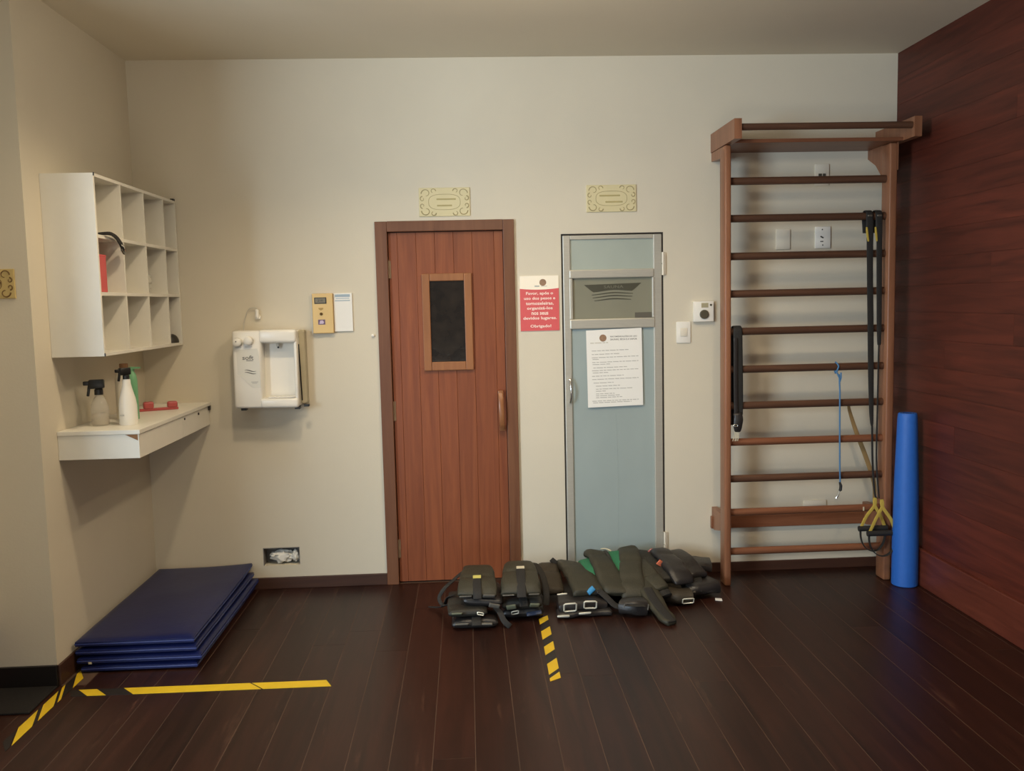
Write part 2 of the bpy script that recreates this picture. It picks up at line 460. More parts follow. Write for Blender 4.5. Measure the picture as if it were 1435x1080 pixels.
# ------------------------------------------------------------------ wooden sauna door (door_1)
d = thing('door_1', 'closed wooden plank door with a small dark window', 'door', (-0.11, 0, 0), kind='structure')
YF = 0.012  # face of the leaf
xs = [-0.4375, -0.386, -0.279, -0.172, -0.064, 0.0435, 0.17, 0.2215]
WX0, WX1, WZ0, WZ1 = -0.243, 0.030, 1.275, 1.810
for i in range(7):
    a, b = xs[i] + 0.0004, xs[i + 1] - 0.0004
    mb = MB()
    if b < WX0 or a > WX1: mb.box((a, YF, 0.008), (b, 0.05, 2.060), 0.0012, 1)
    elif a >= WX0 and b <= WX1:
        mb.box((a, YF, 0.008), (b, 0.05, WZ0), 0.0012, 1).box((a, YF, WZ1), (b, 0.05, 2.060), 0.0012, 1)
    else:
        mb.box((a, YF, 0.008), (b, 0.05, WZ0), 0.0012, 1).box((a, YF, WZ1), (b, 0.05, 2.060), 0.0012, 1)
        if a < WX0: mb.box((a, YF, WZ0), (WX0, 0.05, WZ1))
        else: mb.box((WX1, YF, WZ0), (b, 0.05, WZ1))
    mb.build('plank', M_door, d)
MB().box((-0.4375, 0.045, 0.008), (-0.246, 0.06, 2.06)).box((0.033, 0.045, 0.008), (0.2215, 0.06, 2.06)).box((-0.246, 0.045, 0.008), (0.033, 0.06, 1.27)).box((-0.246, 0.045, 1.82), (0.033, 0.06, 2.06)).build('backing', M_gap, d)
mb = MB()
mb.box((-0.252, -0.008, 1.262), (-0.207, 0.02, 1.822), 0.004).box((-0.009, -0.008, 1.262), (0.036, 0.02, 1.822), 0.004)
mb.box((-0.207, -0.0075, 1.262), (-0.009, 0.02, 1.312), 0.004).box((-0.207, -0.0075, 1.779), (-0.009, 0.02, 1.822), 0.004)
wf = mb.build('window_frame', M_winframe, d)
MB().box((-0.2075, 0.006, 1.311), (-0.0085, 0.012, 1.780)).build('glass_pane', M_darkglass, wf)
for (z0, z1) in ((1.80, 1.902), (0.974, 1.087), (0.156, 0.264)):
    MB().tube([(-0.438, 0.004, z0), (-0.438, 0.004, z1)], 0.007, 8).box((-0.438, 0.009, z0), (-0.426, 0.0125, z1)).build('hinge', mat('hinge_metal', (158, 136, 112), 0.5, 0.3), d, smooth=True)
h = MB().box((0.172, -0.03, 1.112), (0.204, YF, 1.136), 0.004).box((0.178, -0.028, 0.900), (0.21, YF, 0.925), 0.004)
pts = [(0.188, -0.028, 1.12), (0.1885, -0.042, 1.09), (0.189, -0.052, 1.04), (0.1905, -0.052, 0.985), (0.192, -0.042, 0.94), (0.193, -0.026, 0.912)]
h.ribbon(pts, 0.031, 0.014, 20, wdir=(1, 0, 0), ends=False)
h.build('handle', wood('handle_wood', (150, 96, 60), (176, 122, 82), 'Z', rough=0.3), d, smooth=True)
# casing
cs = MB().box((-0.509, -0.020, 0.0), (-0.440, 0.03, 2.122), 0.003).build('casing', M_casing, d)
MB().box((0.2225, -0.020, 0.0), (0.2865, 0.03, 2.122), 0.003).build('casing', M_casing, d)
MB().box((-0.440, -0.020, 2.0635), (0.2225, 0.03, 2.123), 0.003).build('casing', M_casing, d)
MB().box((-0.4395, 0.03, 2.0605), (0.222, 0.07, 2.09)).box((-0.47, 0.03, 0), (-0.439, 0.07, 2.09)).box((0.2225, 0.03, 0), (0.25, 0.07, 2.09)).build('jamb', M_gap, d)
tag(MB().lathe([(0.006, 0), (0.01, 0.004), (0.009, 0.012), (0.004, 0.016)], 12, (-0.541, 0, 1.475), 'Y').build('wall_plug', M_plastic, smooth=True, loc=(-0.541, 0, 1.475)), 'tiny white plug in the wall left of the wooden door', 'plug')

# ------------------------------------------------------------------ steel framed door (door_2)
d = thing('door_2', 'closed steel framed door with frosted panel and dark pane', 'door', (0.857, 0, 0), kind='structure')
MB().box((0.558, 0.004, 0), (0.566, 0.05, 2.034)).box((1.148, 0.004, 0), (1.156, 0.05, 2.034)).box((0.566, 0.004, 2.026), (1.148, 0.05, 2.034)).build('rebate', M_gap, d)
for a, b in ((0.5675, 0.611), (1.097, 1.1465)):
    MB().box((a, -0.002, 0.012), (b, 0.03, 2.024), 0.004).build('stile', M_steel, d)
MB().box((0.611, -0.001, 2.0), (1.097, 0.03, 2.024), 0.003).build('top_rail', M_steel, d)
MB().box((0.611, -0.001, 0.012), (1.097, 0.03, 0.09), 0.003).build('bottom_rail', M_steel, d)
MB().box((0.603, -0.008, 1.776), (1.1, 0.03, 1.826), 0.006).build('cross_rail', M_steel, d)
MB().box((0.603, -0.008, 1.482), (1.104, 0.03, 1.54), 0.006).build('cross_rail', M_steel, d)
MB().box((0.603, -0.006, 1.54), (0.622, 0.03, 1.776), 0.004).box((1.088, -0.006, 1.54), (1.104, 0.03, 1.776), 0.004).build('pane_bead', M_steel, d)
MB().box((0.611, 0.010, 1.826), (1.097, 0.02, 2.0)).build('upper_panel', M_frost2, d)
MB().box((0.611, 0.010, 0.09), (1.097, 0.02, 1.482)).build('frosted_panel', M_frost, d)
MB().tube([(0.868, 0.010, 0.98), (0.874, 0.010, 0.85), (0.878, 0.010, 0.6), (0.876, 0.010, 0.3), (0.872, 0.010, 0.1)], 0.0012, 5).build('film_crease', M_frost, d)
gp = MB().box((0.62, 0.012, 1.538), (1.09, 0.018, 1.778)).build('window_pane', M_greenglass, d)
# boat-shaped logo with three waves
def wave(x): # centre crest
    t = (x - 0.862) / 0.13
    return 0.020 * math.exp(-(t * 1.35) ** 2) - 0.004 * math.cos(t * 2.2)
top = [(0.690, 1.737), (1.028, 1.745)]
bot = []
for i in range(25):
    xx = 0.985 - (0.985 - 0.732) * i / 24
    bot.append((xx, 1.688 + (xx - 0.862) * 0.02 + wave(xx) - 0.002))
poly = [(0.690, 1.738), (1.028, 1.745), (1.020, 1.728), (1.004, 1.705)] + bot + [(0.712, 1.708)]
# triangulated prism made of quads so the concave underside is clean
lg = MB()
n = 30; ru, rl = [], []
for i in range(n + 1):
    xx = 0.690 + (1.028 - 0.690) * i / n
    zt = 1.738 + (xx - 0.69) * 0.02
    if xx < 0.745: zb = 1.738 - (xx - 0.690) / 0.055 * 0.046
    elif xx > 0.975: zb = 1.745 - (1.028 - xx) / 0.053 * 0.046
    else: zb = 0
    wv = 1.690 + (xx - 0.862) * 0.02 + wave(xx)
    zb = max(zb, wv) if zb else wv
    ru.append((xx, 0.0105, zt)); rl.append((xx, 0.0105, min(zb, zt)))
lg.grid([ru, rl]); lg.grid([[(a, 0.0125, c) for a, b, c in ru], [(a, 0.0125, c) for a, b, c in rl]], flip=True)
lg.build('boat_emblem', M_logo, gp)
for k, (x0, x1, zc) in enumerate(((0.735, 0.978, 1.676), (0.740, 0.974, 1.659), (0.750, 0.966, 1.641))):
    up, lo = [], []
    for i in range(25):
        xx = x0 + (x1 - x0) * i / 24; zz = zc + (xx - 0.862) * 0.02 + wave(xx) * 0.9
        th = 0.0035 * (0.5 + 0.5 * math.sin(math.pi * i / 24))
        up.append((xx, 0.0105, zz + th)); lo.append((xx, 0.0105, zz - th))
    MB().grid([up, lo]).build('emblem_wave', M_logo, gp)
lettering('SAUNA', 0.864, 1.7245, 0.115, 0.0098, M_logo2, gp, height=0.016)
MB().box((0.988, 0.009, 1.542), (1.086, 0.0118, 1.572)).build('pane_sticker', mat('sticker_grey', (92, 88, 78), 0.5), gp)
h = MB()
pts = [(0.594, 0.0, 1.192), (0.595, -0.022, 1.19), (0.598, -0.034, 1.16), (0.6, -0.038, 1.12), (0.599, -0.034, 1.085), (0.596, -0.022, 1.056), (0.596, 0.0, 1.053)]
h.tube(pts, 0.0065, 10); h.build('handle', M_chrome, d, smooth=True)
for z0, z1 in ((1.786, 1.918), (0.108, 0.258)):
    mb = MB().box((1.149, -0.012, z0), (1.168, 0.0, z1), 0.003).tube([(1.152, -0.012, z0), (1.152, -0.012, (z0 + z1) / 2 - .002)], 0.008, 10).tube([(1.152, -0.012, (z0 + z1) / 2 + .002), (1.152, -0.012, z1)], 0.008, 10)
    mb.build('hinge', M_plastic2, d, smooth=True)

# ------------------------------------------------------------------ paper notice on the steel door
p = thing('paper_notice', 'white printed paper notice taped to the frosted steel door', 'notice', (0.863, -0.006, 1.021))
def sheet(mb, c, y, th=0.0012):
    (a, b, c_, d_) = c  # bl br tr tl
    mb.prism([a, b, c_, d_], y, y + th, 'Y'); return mb
sheet(MB(), ((0.702, 1.019), (1.029, 1.027), (1.024, 1.482), (0.696, 1.473)), -0.0045).build('sheet', M_paper, p)
MB().box((0.75, -0.0033, 1.43), (0.97, 0.0105, 1.46)).build('adhesive', M_paper, p)
YP = -0.0052
def print_line(z, x0, x1, h=0.005, gap=0.15, slope=0.02, rnd=None):
    """a line of print too small to read: word-length dashes"""
    mb = MB(); x = x0; r = rnd or random
    while x < x1 - 0.004:
        wl = min(0.012 + r.random() * 0.03, x1 - x)
        dz = (x - 0.7) * slope
        mb.box((x, YP, z - h / 2 + dz), (x + wl, YP + 0.0004, z + h / 2 + dz)); x += wl + 0.0045
    return mb
for z, x0, x1 in ((1.352, 0.728, 0.945), (1.331, 0.728, 0.89), (1.312, 0.728, 1.003), (1.302, 0.732, 0.772), (1.284, 0.73, 1.003), (1.272, 0.732, 0.835), (1.252, 0.736, 0.935), (1.236, 0.728, 1.003), (1.223, 0.732, 0.83), (1.203, 0.728, 0.915), (1.184, 0.728, 1.003), (1.163, 0.736, 0.855), (1.144, 0.75, 0.898), (1.126, 0.75, 0.965), (1.114, 0.75, 0.81), (1.098, 0.75, 0.86), (1.087, 0.75, 0.89), (1.076, 0.75, 0.905), (1.056, 0.728, 1.003), (1.046, 0.732, 0.96)):
    print_line(z, x0, x1, 0.0042).build('print_line', M_ink, p)
lettering('RECOMENDAÇÕES DE USO', 0.917, 1.4345, 0.158, YP, M_ink2, p, height=0.0115, bold=0.02)
lettering('SAUNAS, SECA E A VAPOR', 0.917, 1.417, 0.158, YP, M_ink2, p, height=0.0115, bold=0.02)
MB().lathe([(0.021, 0), (0.021, 0.0004)], 20, (0.795, YP + 0.0004, 1.427), 'Y').build('seal', M_seal, p)
print_line(1.398, 0.72, 0.825, 0.006).build('seal_caption', mat('pale_ink', (206, 202, 190), 0.8), p)

# ------------------------------------------------------------------ red notice
p = thing('red_sign', 'red and cream wall sign with white lettering between the two doors', 'sign', (0.427, 0, 1.479))
MB().box((0.3145, -0.006, 1.479), (0.5405, -0.0002, 1.724)).build('red_field', M_red, p)
cr_ = MB(); up, lo = [], []
for i in range(17):
    xx = 0.3135 + (0.5395 - 0.3135) * i / 16; t = (i / 8 - 1)
    up.append((xx, -0.0066, 1.797)); lo.append((xx, -0.0066, 1.717 + 0.007 * t * t))
cr_.grid([up, lo]); cr_.grid([up, [(a, 0, c) for a, b, c in up]]); cr_.box((0.3137, -0.006, 1.7245), (0.5393, -0.0002, 1.797))
cr_.build('cream_header', M_cream, p)
for k, (t, wd) in enumerate((('Favor, após o', 0.158), ('uso dos pesos e', 0.182), ('tornozeleiras,', 0.162), ('organizá-los', 0.150), ('nos seus', 0.098), ('devidos lugares.', 0.196))):
    lettering(t, 0.428, 1.694 - 0.0287 * k, wd, -0.0068, M_signtext, p, bold=0.025, height=0.022 if t[0] not in 'n' else 0.0165)
lettering('Obrigado!', 0.432, 1.504, 0.122, -0.0068, M_signtext, p, bold=0.025, height=0.022)
MB().lathe([(0.020, 0), (0.020, 0.0005)], 20, (0.448, -0.0068, 1.758), 'Y').build('seal', M_seal, p)
MB().box((0.4, -0.007, 1.733), (0.428, -0.0067, 1.741)).build('seal_caption', M_ink, p)
MB().box((0.436, -0.007, 1.735), (0.472, -0.0067, 1.738)).build('seal_caption', M_ink, p)

# ------------------------------------------------------------------ ornate plaques
def swirl(mb, cx, cz, r, a0, a1, y, th=0.0035, flip=1, growth=0.55):
    pts = []
    for i in range(15):
        t = i / 14; a = a0 + (a1 - a0) * t; rr = r * (1 - growth * t)
        pts.append((cx + flip * rr * math.cos(a), y, cz + rr * math.sin(a)))
    mb.tube(pts, [th * (1 - 0.5 * i / 14) for i in range(15)], 5)
def plaque(label, x0, x1, z0, z1, y, m1, m2, lines=(), word=None):
    cx, cz = (x0 + x1) / 2, (z0 + z1) / 2
    p = thing('ornate_plaque', label, 'plaque', (cx, y, z0), group='ornate name plaques')
    MB().box((x0, y - 0.008, z0), (x1, y - 0.0002, z1), 0.003).build('plate', m1, p)
    mb = MB()
    W, Hh = (x1 - x0), (z1 - z0)
    for sx in (-1, 1):
        for sz in (-1, 1):
            ox, oz = cx + sx * W * 0.36, cz + sz * Hh * 0.30
            swirl(mb, ox, oz, Hh * 0.17, 0 if sz > 0 else 0, 1.5 * math.pi * sz, y - 0.008, flip=sx)
            swirl(mb, cx + sx * W * 0.22, cz + sz * Hh * 0.38, Hh * 0.10, math.pi, math.pi - 1.4 * math.pi * sz, y - 0.008, flip=sx)
            swirl(mb, cx + sx * W * 0.43, cz + sz * Hh * 0.12, Hh * 0.09, math.pi * 0.5 * sz, -1.2 * math.pi * sz, y - 0.008, flip=sx)
    pts = [(cx + W * 0.31 * math.copysign(abs(math.cos(2 * math.pi * i / 28)) ** 0.7, math.cos(2 * math.pi * i / 28)), y - 0.008, cz + Hh * 0.27 * math.copysign(abs(math.sin(2 * math.pi * i / 28)) ** 0.7, math.sin(2 * math.pi * i / 28))) for i in range(28)]
    mb.tube(pts, 0.0016, 5, closed=True)
    mb.build('ornament', m2, p)
    for (lx, lz, lw) in lines:
        MB().box((cx + lx - lw / 2, y - 0.0092, cz + lz - 0.0045), (cx + lx + lw / 2, y - 0.0078, cz + lz + 0.0045), 0.001, 1).build('inscription', mat('plaque_inscription', (176, 162, 112), 0.5), p)
    return p
plaque('pale ornate brass plaque above the wooden door', -0.253, 0.039, 2.146, 2.308, 0, M_plaque, M_plaque_orn, ((0.01, 0.016, 0.11), (0.0, -0.02, 0.085)))
plaque('pale ornate brass plaque above the steel framed door', 0.709, 1.0, 2.154, 2.3085, 0, M_plaque, M_plaque_orn, ((-0.01, 0.016, 0.12), (0.015, -0.02, 0.10)))
pq = plaque('gold ornate plaque on the left wall corner, cut off by the left edge', -2.195, -1.908, 1.713, 1.838, -1.28, M_plaque2, M_plaque_orn2)
MB().tube([(-2.0, -1.289, 1.795), (-1.98, -1.289, 1.79), (-1.967, -1.289, 1.78), (-1.972, -1.289, 1.77), (-1.99, -1.289, 1.767)], 0.004, 6).build('inscription', M_plaque_orn2, pq)

# ------------------------------------------------------------------ water purifier
g = thing('water_dispenser', 'white wall mounted water dispenser with two knobs left of the wooden door', 'dispenser', (-1.13, 0, 1.08))
tilt = Matrix.Rotation(R(0.6), 4, 'Y'); PV = (-1.13, -0.08, 1.3)
mb = MB()
mb.box((-1.308, -0.075, 1.088), (-0.955, -0.0005, 1.522), 0.012, 3, tilt, PV)            # back half
mb.box((-1.308, -0.160, 1.088), (-1.150, -0.06, 1.522), 0.014, 3, tilt, PV)              # left column
mb.box((-1.165, -0.162, 1.452), (-0.955, -0.06, 1.526), 0.016, 3, tilt, PV)              # hood
mb.box((-1.165, -0.164, 1.088), (-0.953, -0.06, 1.142), 0.014, 3, tilt, PV)              # tray ledge
mb.box((-0.972, -0.150, 1.12), (-0.953, -0.06, 1.48), 0.008, 3, tilt, PV)                # right cheek
body = mb.build('body', M_plastic, g, smooth=True)
MB().box((-0.957, -0.075, 1.10), (-0.922, -0.0005, 1.518), 0.006).build('side_panel', mat('side_beige', (186, 176, 148), 0.5), g)
MB().tube([(-0.951, -0.105, 1.44), (-0.948, -0.10, 1.3), (-0.945, -0.095, 1.12)], 0.004, 6).build('side_seam', M_black, g)
MB().box((-0.935, -0.11, 1.085), (-0.905, -0.085, 1.10), 0.003).build('inlet_nozzle', M_black, g)
for kx, kz in ((-1.272, 1.462), (-1.212, 1.468)):
    kb = MB().lathe([(0.024, 0), (0.026, 0.006), (0.023, 0.03), (0.018, 0.034), (0.001, 0.035)], 20, (kx, -0.16, kz), 'Y').build('knob', M_plastic, g, smooth=True)
    if kx < -1.25: MB().lathe([(0.004, 0), (0.004, 0.0012)], 10, (kx - 0.004, -0.195, kz + 0.004), 'Y').build('knob_mark', M_ink2, kb)
MB().prism([(-1.285, 1.418), (-1.168, 1.424), (-1.160, 1.37), (-1.158, 1.205), (-1.205, 1.205), (-1.282, 1.285)], -0.1615, -0.159).build('front_label', mat('label_grey', (222, 219, 208), 0.4, var=0.01), g)
lettering('soft', -1.222, 1.374, 0.062, -0.1622, M_ink2, g, height=0.024, bold=0.02)
MB().box((-1.232, -0.1624, 1.355), (-1.194, -0.1616, 1.359)).build('print_line', M_ink2, g)
for dz in (0.0, -0.013):
    mb = MB(); pts = [(-1.243 + 0.062 * i / 10, -0.162, 1.301 + dz + 0.005 * math.sin(-2.2 + 4.6 * i / 10) * -1) for i in range(11)]
    mb.tube(pts, [0.0008 + 0.002 * math.sin(math.pi * i / 10) for i in range(11)], 5).build('wave_mark', M_ink2, g)
MB().box((-1.21, -0.1622, 1.235), (-1.172, -0.1614, 1.239)).build('print_line', M_ink, g)
MB().box((-1.205, -0.1622, 1.228), (-1.178, -0.1614, 1.2315)).build('print_line', M_ink, g)
MB().box((-1.29, -0.1622, 1.431), (-1.255, -0.1604, 1.4335)).build('print_line', M_ink, g)
MB().box((-1.235, -0.1622, 1.433), (-1.195, -0.1604, 1.4355)).build('print_line', M_ink, g)
MB().lathe([(0.010, 0), (0.010, 0.02), (0.006, 0.026)], 12, (-1.065, -0.10, 1.43)).build('spout', M_greyp, g, smooth=True)
MB().lathe([(0.0055, 0), (0.0055, 0.012)], 10, (-1.065, -0.10, 1.42)).build('spout_tip', M_black, g)
MB().box((-1.125, -0.155, 1.1425), (-0.975, -0.08, 1.15), 0.003).build('drip_tray', M_plastic, g)
for fx in (-1.285, -0.985):
    MB().box((fx, -0.12, 1.073), (fx + 0.03, -0.08, 1.09), 0.002).build('foot', M_black, g)
# plug and lead
g = thing('wall_plug_adapter', 'small white plug adapter with a thin lead above the water dispenser', 'plug', (-1.19, 0, 1.59))
MB().box((-1.206, -0.018, 1.584), (-1.174, -0.0003, 1.604), 0.004).lathe([(0.009, 0), (0.013, 0.012), (0.010, 0.028), (0.011, 0.046), (0.005, 0.05)], 12, (-1.191, -0.022, 1.592)).build('plug_body', M_plastic, g, smooth=True)
MB().tube([(-1.191, -0.022, 1.641), (-1.198, -0.022, 1.648), (-1.215, -0.02, 1.651), (-1.235, -0.016, 1.646), (-1.25, -0.012, 1.628), (-1.262, -0.012, 1.595), (-1.27, -0.018, 1.56), (-1.27, -0.03, 1.5225)], 0.0025, 6).build('lead', M_greyp, g, smooth=True)

# ------------------------------------------------------------------ control panel and info plate
g = thing('sauna_control_panel', 'brass coloured control panel with display beside the wooden door', 'control panel', (-0.818, 0, 1.495))
MB().box((-0.878, -0.03, 1.495), (-0.7595, -0.0003, 1.722), 0.003).build('housing', M_brass, g)
MB().box((-0.882, -0.026, 1.498), (-0.8785, -0.0003, 1.72)).build('side_cover', M_steel, g)
dp = MB().box((-0.864, -0.034, 1.664), (-0.796, -0.03, 1.700), 0.001, 1).build('display_bezel', M_black, g)
MB().box((-0.859, -0.0348, 1.669), (-0.801, -0.0338, 1.696)).build('display', M_lcd, dp)
lettering('210', -0.83, 1.6825, 0.03, -0.0351, M_black, dp, height=0.012)
MB().prism([(-0.842, 1.641), (-0.815, 1.641), (-0.815, 1.634), (-0.829, 1.625), (-0.842, 1.634)], -0.0308, -0.0298).build('maker_mark', mat('brass_mark', (176, 140, 74), 0.5), g)
MB().lathe([(0.008, 0), (0.008, 0.006), (0.005, 0.009)], 14, (-0.828, -0.03, 1.606), 'Y').build('push_button', mat('dark_brass', (96, 66, 26), 0.4, 0.6), g, smooth=True)
st = MB().box((-0.847, -0.0312, 1.545), (-0.807, -0.0298, 1.574)).build('sticker', M_purple, g)
MB().prism([(-0.84, 1.55), (-0.818, 1.55), (-0.814, 1.56), (-0.822, 1.57), (-0.836, 1.568)], -0.0318, -0.0311).build('sticker_print', mat('sticker_lilac', (206, 188, 212), 0.6), st)
g = thing('info_plate', 'white instruction plate with blue heading beside the brass control panel', 'notice', (-0.704, 0, 1.495))
MB().box((-0.758, -0.012, 1.503), (-0.652, -0.0003, 1.722), 0.002).build('plate', M_paper, g)
MB().box((-0.75, -0.0128, 1.70), (-0.664, -0.0119, 1.715)).build('heading', M_bluepr, g)
MB().box((-0.75, -0.0128, 1.677), (-0.664, -0.0119, 1.682)).build('print_line', M_bluepr, g)
MB().box((-0.745, -0.0128, 1.690), (-0.668, -0.0119, 1.694)).build('print_line', M_bluepr, g)

# ------------------------------------------------------------------ switches and boxes
def plate(name, label, cat, x0, x1, z0, z1, th=0.009, m_=None, grp=None):
    g = thing(name, label, cat, ((x0 + x1) / 2, 0, z0), group=grp)
    MB().box((x0, -th, z0), (x1, -0.0003, z1), 0.004, 2).build('cover', m_ or M_plastic2, g, smooth=True)
    return g
g = plate('thermostat', 'square white wall control with round dark dial left of the wall bars', 'control', 1.328, 1.446, 1.509, 1.628, 0.03, M_plastic)
MB().lathe([(0.0265, 0), (0.0265, 0.008), (0.022, 0.012), (0.001, 0.012)], 24, (1.388, -0.03, 1.552), 'Y').build('dial', M_grey_dial, g, smooth=True)
MB().box((1.372, -0.0315, 1.591), (1.413, -0.0295, 1.618)).build('display', mat('display_beige', (176, 166, 134), 0.4), g)
MB().lathe([(0.006, 0), (0.006, 0.004)], 12, (1.428, -0.03, 1.606), 'Y').build('push_button', M_grey_dial, g)
g = plate('light_switch', 'white light switch right of the steel framed door', 'switch', 1.2295, 1.314, 1.386, 1.512, 0.009, M_plastic)
MB().box((1.252, -0.013, 1.425), (1.293, -0.0085, 1.474), 0.003).build('rocker', M_plastic2, g, smooth=True)
g = plate('wall_switch', 'white switch plate behind the top rung of the wall bars', 'switch', 2.049, 2.135, 2.283, 2.407)
MB().box((2.07, -0.012, 2.338), (2.09, -0.0085, 2.352), 0.001, 1).box((2.095, -0.012, 2.338), (2.113, -0.0085, 2.352), 0.001, 1).build('rocker', M_socket, g)
plate('blank_plate', 'blank white wall plate beside the socket behind the wall bars', 'wall plate', 1.82, 1.9065, 1.919, 2.037)
g = plate('power_socket', 'white power socket behind the wall bars', 'socket', 2.053, 2.1455, 1.921, 2.0475, 0.012, M_plastic)
for sx, sz in ((2.095, 2.03), (2.098, 1.94)):
    MB().lathe([(0.004, 0), (0.004, 0.0015)], 10, (sx, -0.0115, sz), 'Y').build('screw', M_socket, g)
MB().box((2.083, -0.0132, 1.982), (2.103, -0.0115, 1.990), 0, rot=Matrix.Rotation(R(28), 4, 'Y')).box((2.083, -0.0132, 1.958), (2.101, -0.0115, 1.964)).build('socket_slot', M_socket, g)
plate('low_socket_box', 'low white socket box behind the bottom board of the wall bars', 'socket', 1.997, 2.136, 0.34, 0.4185, 0.012)

# ------------------------------------------------------------------ pigeonhole shelf on the left wall
CX0, CX1, CY0, CY1, CZ0, CZ1 = XL + 0.0005, -1.62, -1.125, -0.008, 1.449, 2.257
g = thing('pigeonhole_shelf', 'white wall cabinet of twelve open pigeonholes on the left wall', 'shelf', (XL + 0.115, -0.566, CZ0))
T = 0.015
MB().box((CX0, CY0, CZ0), (CX1, CY0 + T, CZ1), 0.001, 1).build('side_panel', M_white, g)
MB().box((CX0, CY1 - T, CZ0), (CX1, CY1, CZ1), 0.001, 1).build('side_panel', M_white, g)
MB().box((CX0, CY0 + T, CZ1 - T), (CX1, CY1 - T, CZ1), 0.001, 1).build('top_panel', M_white, g)
MB().box((CX0, CY0 + T, CZ0), (CX1, CY1 - T, CZ0 + T), 0.001, 1).build('bottom_panel', M_white, g)
MB().box((CX0, CY0 + T, CZ0 + T), (CX0 + 0.006, CY1 - T, CZ1 - T)).build('back_panel', M_white, g)
ZS = (1.728, 1.983)
DY = (-0.815, -0.512, -0.216)
for zz in ZS:
    MB().box((CX0 + 0.006, CY0 + T, zz - T / 2), (CX1 - 0.001, CY1 - T, zz + T / 2)).build('shelf_board', M_white, g)
zr = [CZ0 + T, ZS[0] - T / 2, ZS[0] + T / 2, ZS[1] - T / 2, ZS[1] + T / 2, CZ1 - T]
for yy in DY:
    for k in range(3):
        MB().box((CX0 + 0.006, yy - 0.006, zr[2 * k]), (CX1 - 0.001, yy + 0.006, zr[2 * k + 1])).build('divider', M_white, g)
for (yy, zz) in ((CY0, CZ1 - 0.012), (CY0, CZ0)):
    MB().box((CX1, yy, zz), (CX1 + 0.003, yy + 0.008, zz + 0.014)).build('corner_cap', M_black, g)
MB().box((CX1 - 0.02, CY1 - 0.03, CZ1), (CX1, CY1, CZ1 + 0.012), 0.003).build('corner_cap', M_black, g)
# contents
mb = MB()
mb.ribbon([(-1.70, -1.075, 1.994), (-1.65, -1.06, 1.995), (-1.605, -1.03, 2.000), (-1.603, -0.97, 1.994), (-1.606, -0.91, 1.975), (-1.607, -0.868, 1.945), (-1.608, -0.852, 1.918)], [0.014, 0.014, 0.016, 0.02, 0.03, 0.04, 0.034], 0.006, 26, wdir=(0, -0.4, 1))
g = thing('swim_goggles', 'black goggles strap hanging over the middle shelf of the pigeonhole cabinet', 'goggles', (-1.62, -0.95, 1.99))
mb.build('strap', M_strap, g, smooth=True)
MB().tube([(-1.6035, -0.90, 1.957), (-1.602, -0.87, 1.952), (-1.602, -0.85, 1.928), (-1.603, -0.868, 1.918), (-1.6035, -0.895, 1.935)], 0.005, 6, closed=True).build('lens_rim', M_chrome, g, smooth=True)
MB().ribbon([(-1.72, -1.07, 1.9945), (-1.68, -0.98, 1.9945), (-1.72, -0.9, 1.9945)], 0.02, 0.005, 16, up=(0, 0, 1)).build('strap', M_strap, g, smooth=True)
g = thing('red_box', 'upright red box in the middle left pigeonhole', 'box', (-1.70, -1.04, 1.7355))
MB().box((-1.78, -1.085, 1.7358), (-1.632, -1.008, 1.902), 0.002, 1).build('carton', M_redbox, g)
MB().box((-1.781, -1.086, 1.896), (-1.631, -1.007, 1.9045), 0.001, 1).build('lid', M_redbox, g)
mb = MB(); lump(mb, (-1.70, -0.40, 1.795), (0.05, 0.07, 0.052), 11, 0.45)
tag(mb.build('plastic_bag', M_bag, smooth=True, loc=(-1.70, -0.40, 1.7355)), 'crumpled clear plastic bag in the third middle pigeonhole', 'bag')
g = thing('pale_tube', 'pale plastic tube with dark stick in the rightmost middle pigeonhole', 'tube', (-1.66, -0.16, 1.7355))
MB().lathe([(0.016, 0.0), (0.017, 0.005), (0.017, 0.07), (0.012, 0.085), (0.008, 0.09), (0.008, 0.10)], 14, (-1.655, -0.165, 1.7357)).build('tube_body', mat('pale_pink', (206, 188, 170), 0.4), g, smooth=True)
MB().tube([(-1.645, -0.185, 1.737), (-1.645, -0.19, 1.89)], 0.005, 8).build('stick', M_black, g)
tag(MB().box((-1.79, -0.2, 1.9907), (-1.775, -0.04, 2.15), 0.001, 1).build('paper_block', M_paper, loc=(-1.78, -0.12, 1.9907)), 'white paper block standing in the top right pigeonhole', 'paper')
mb = MB(); pr_ = []
for i in range(7):
    a = math.pi / 2 * i / 6; pr_.append((0.052 * math.cos(a) ** 0.6, 0.05 * math.sin(a)))
mb.lathe(pr_[:-1] + [(0.001, 0.05)], 22, (-1.672, -0.085, 1.4643))
tag(mb.build('swim_hat', mat('black_rubber', (44, 40, 34), 0.5), smooth=True, loc=(-1.672, -0.085, 1.4643)), 'rounded black rubber hat in the bottom right pigeonhole', 'hat')

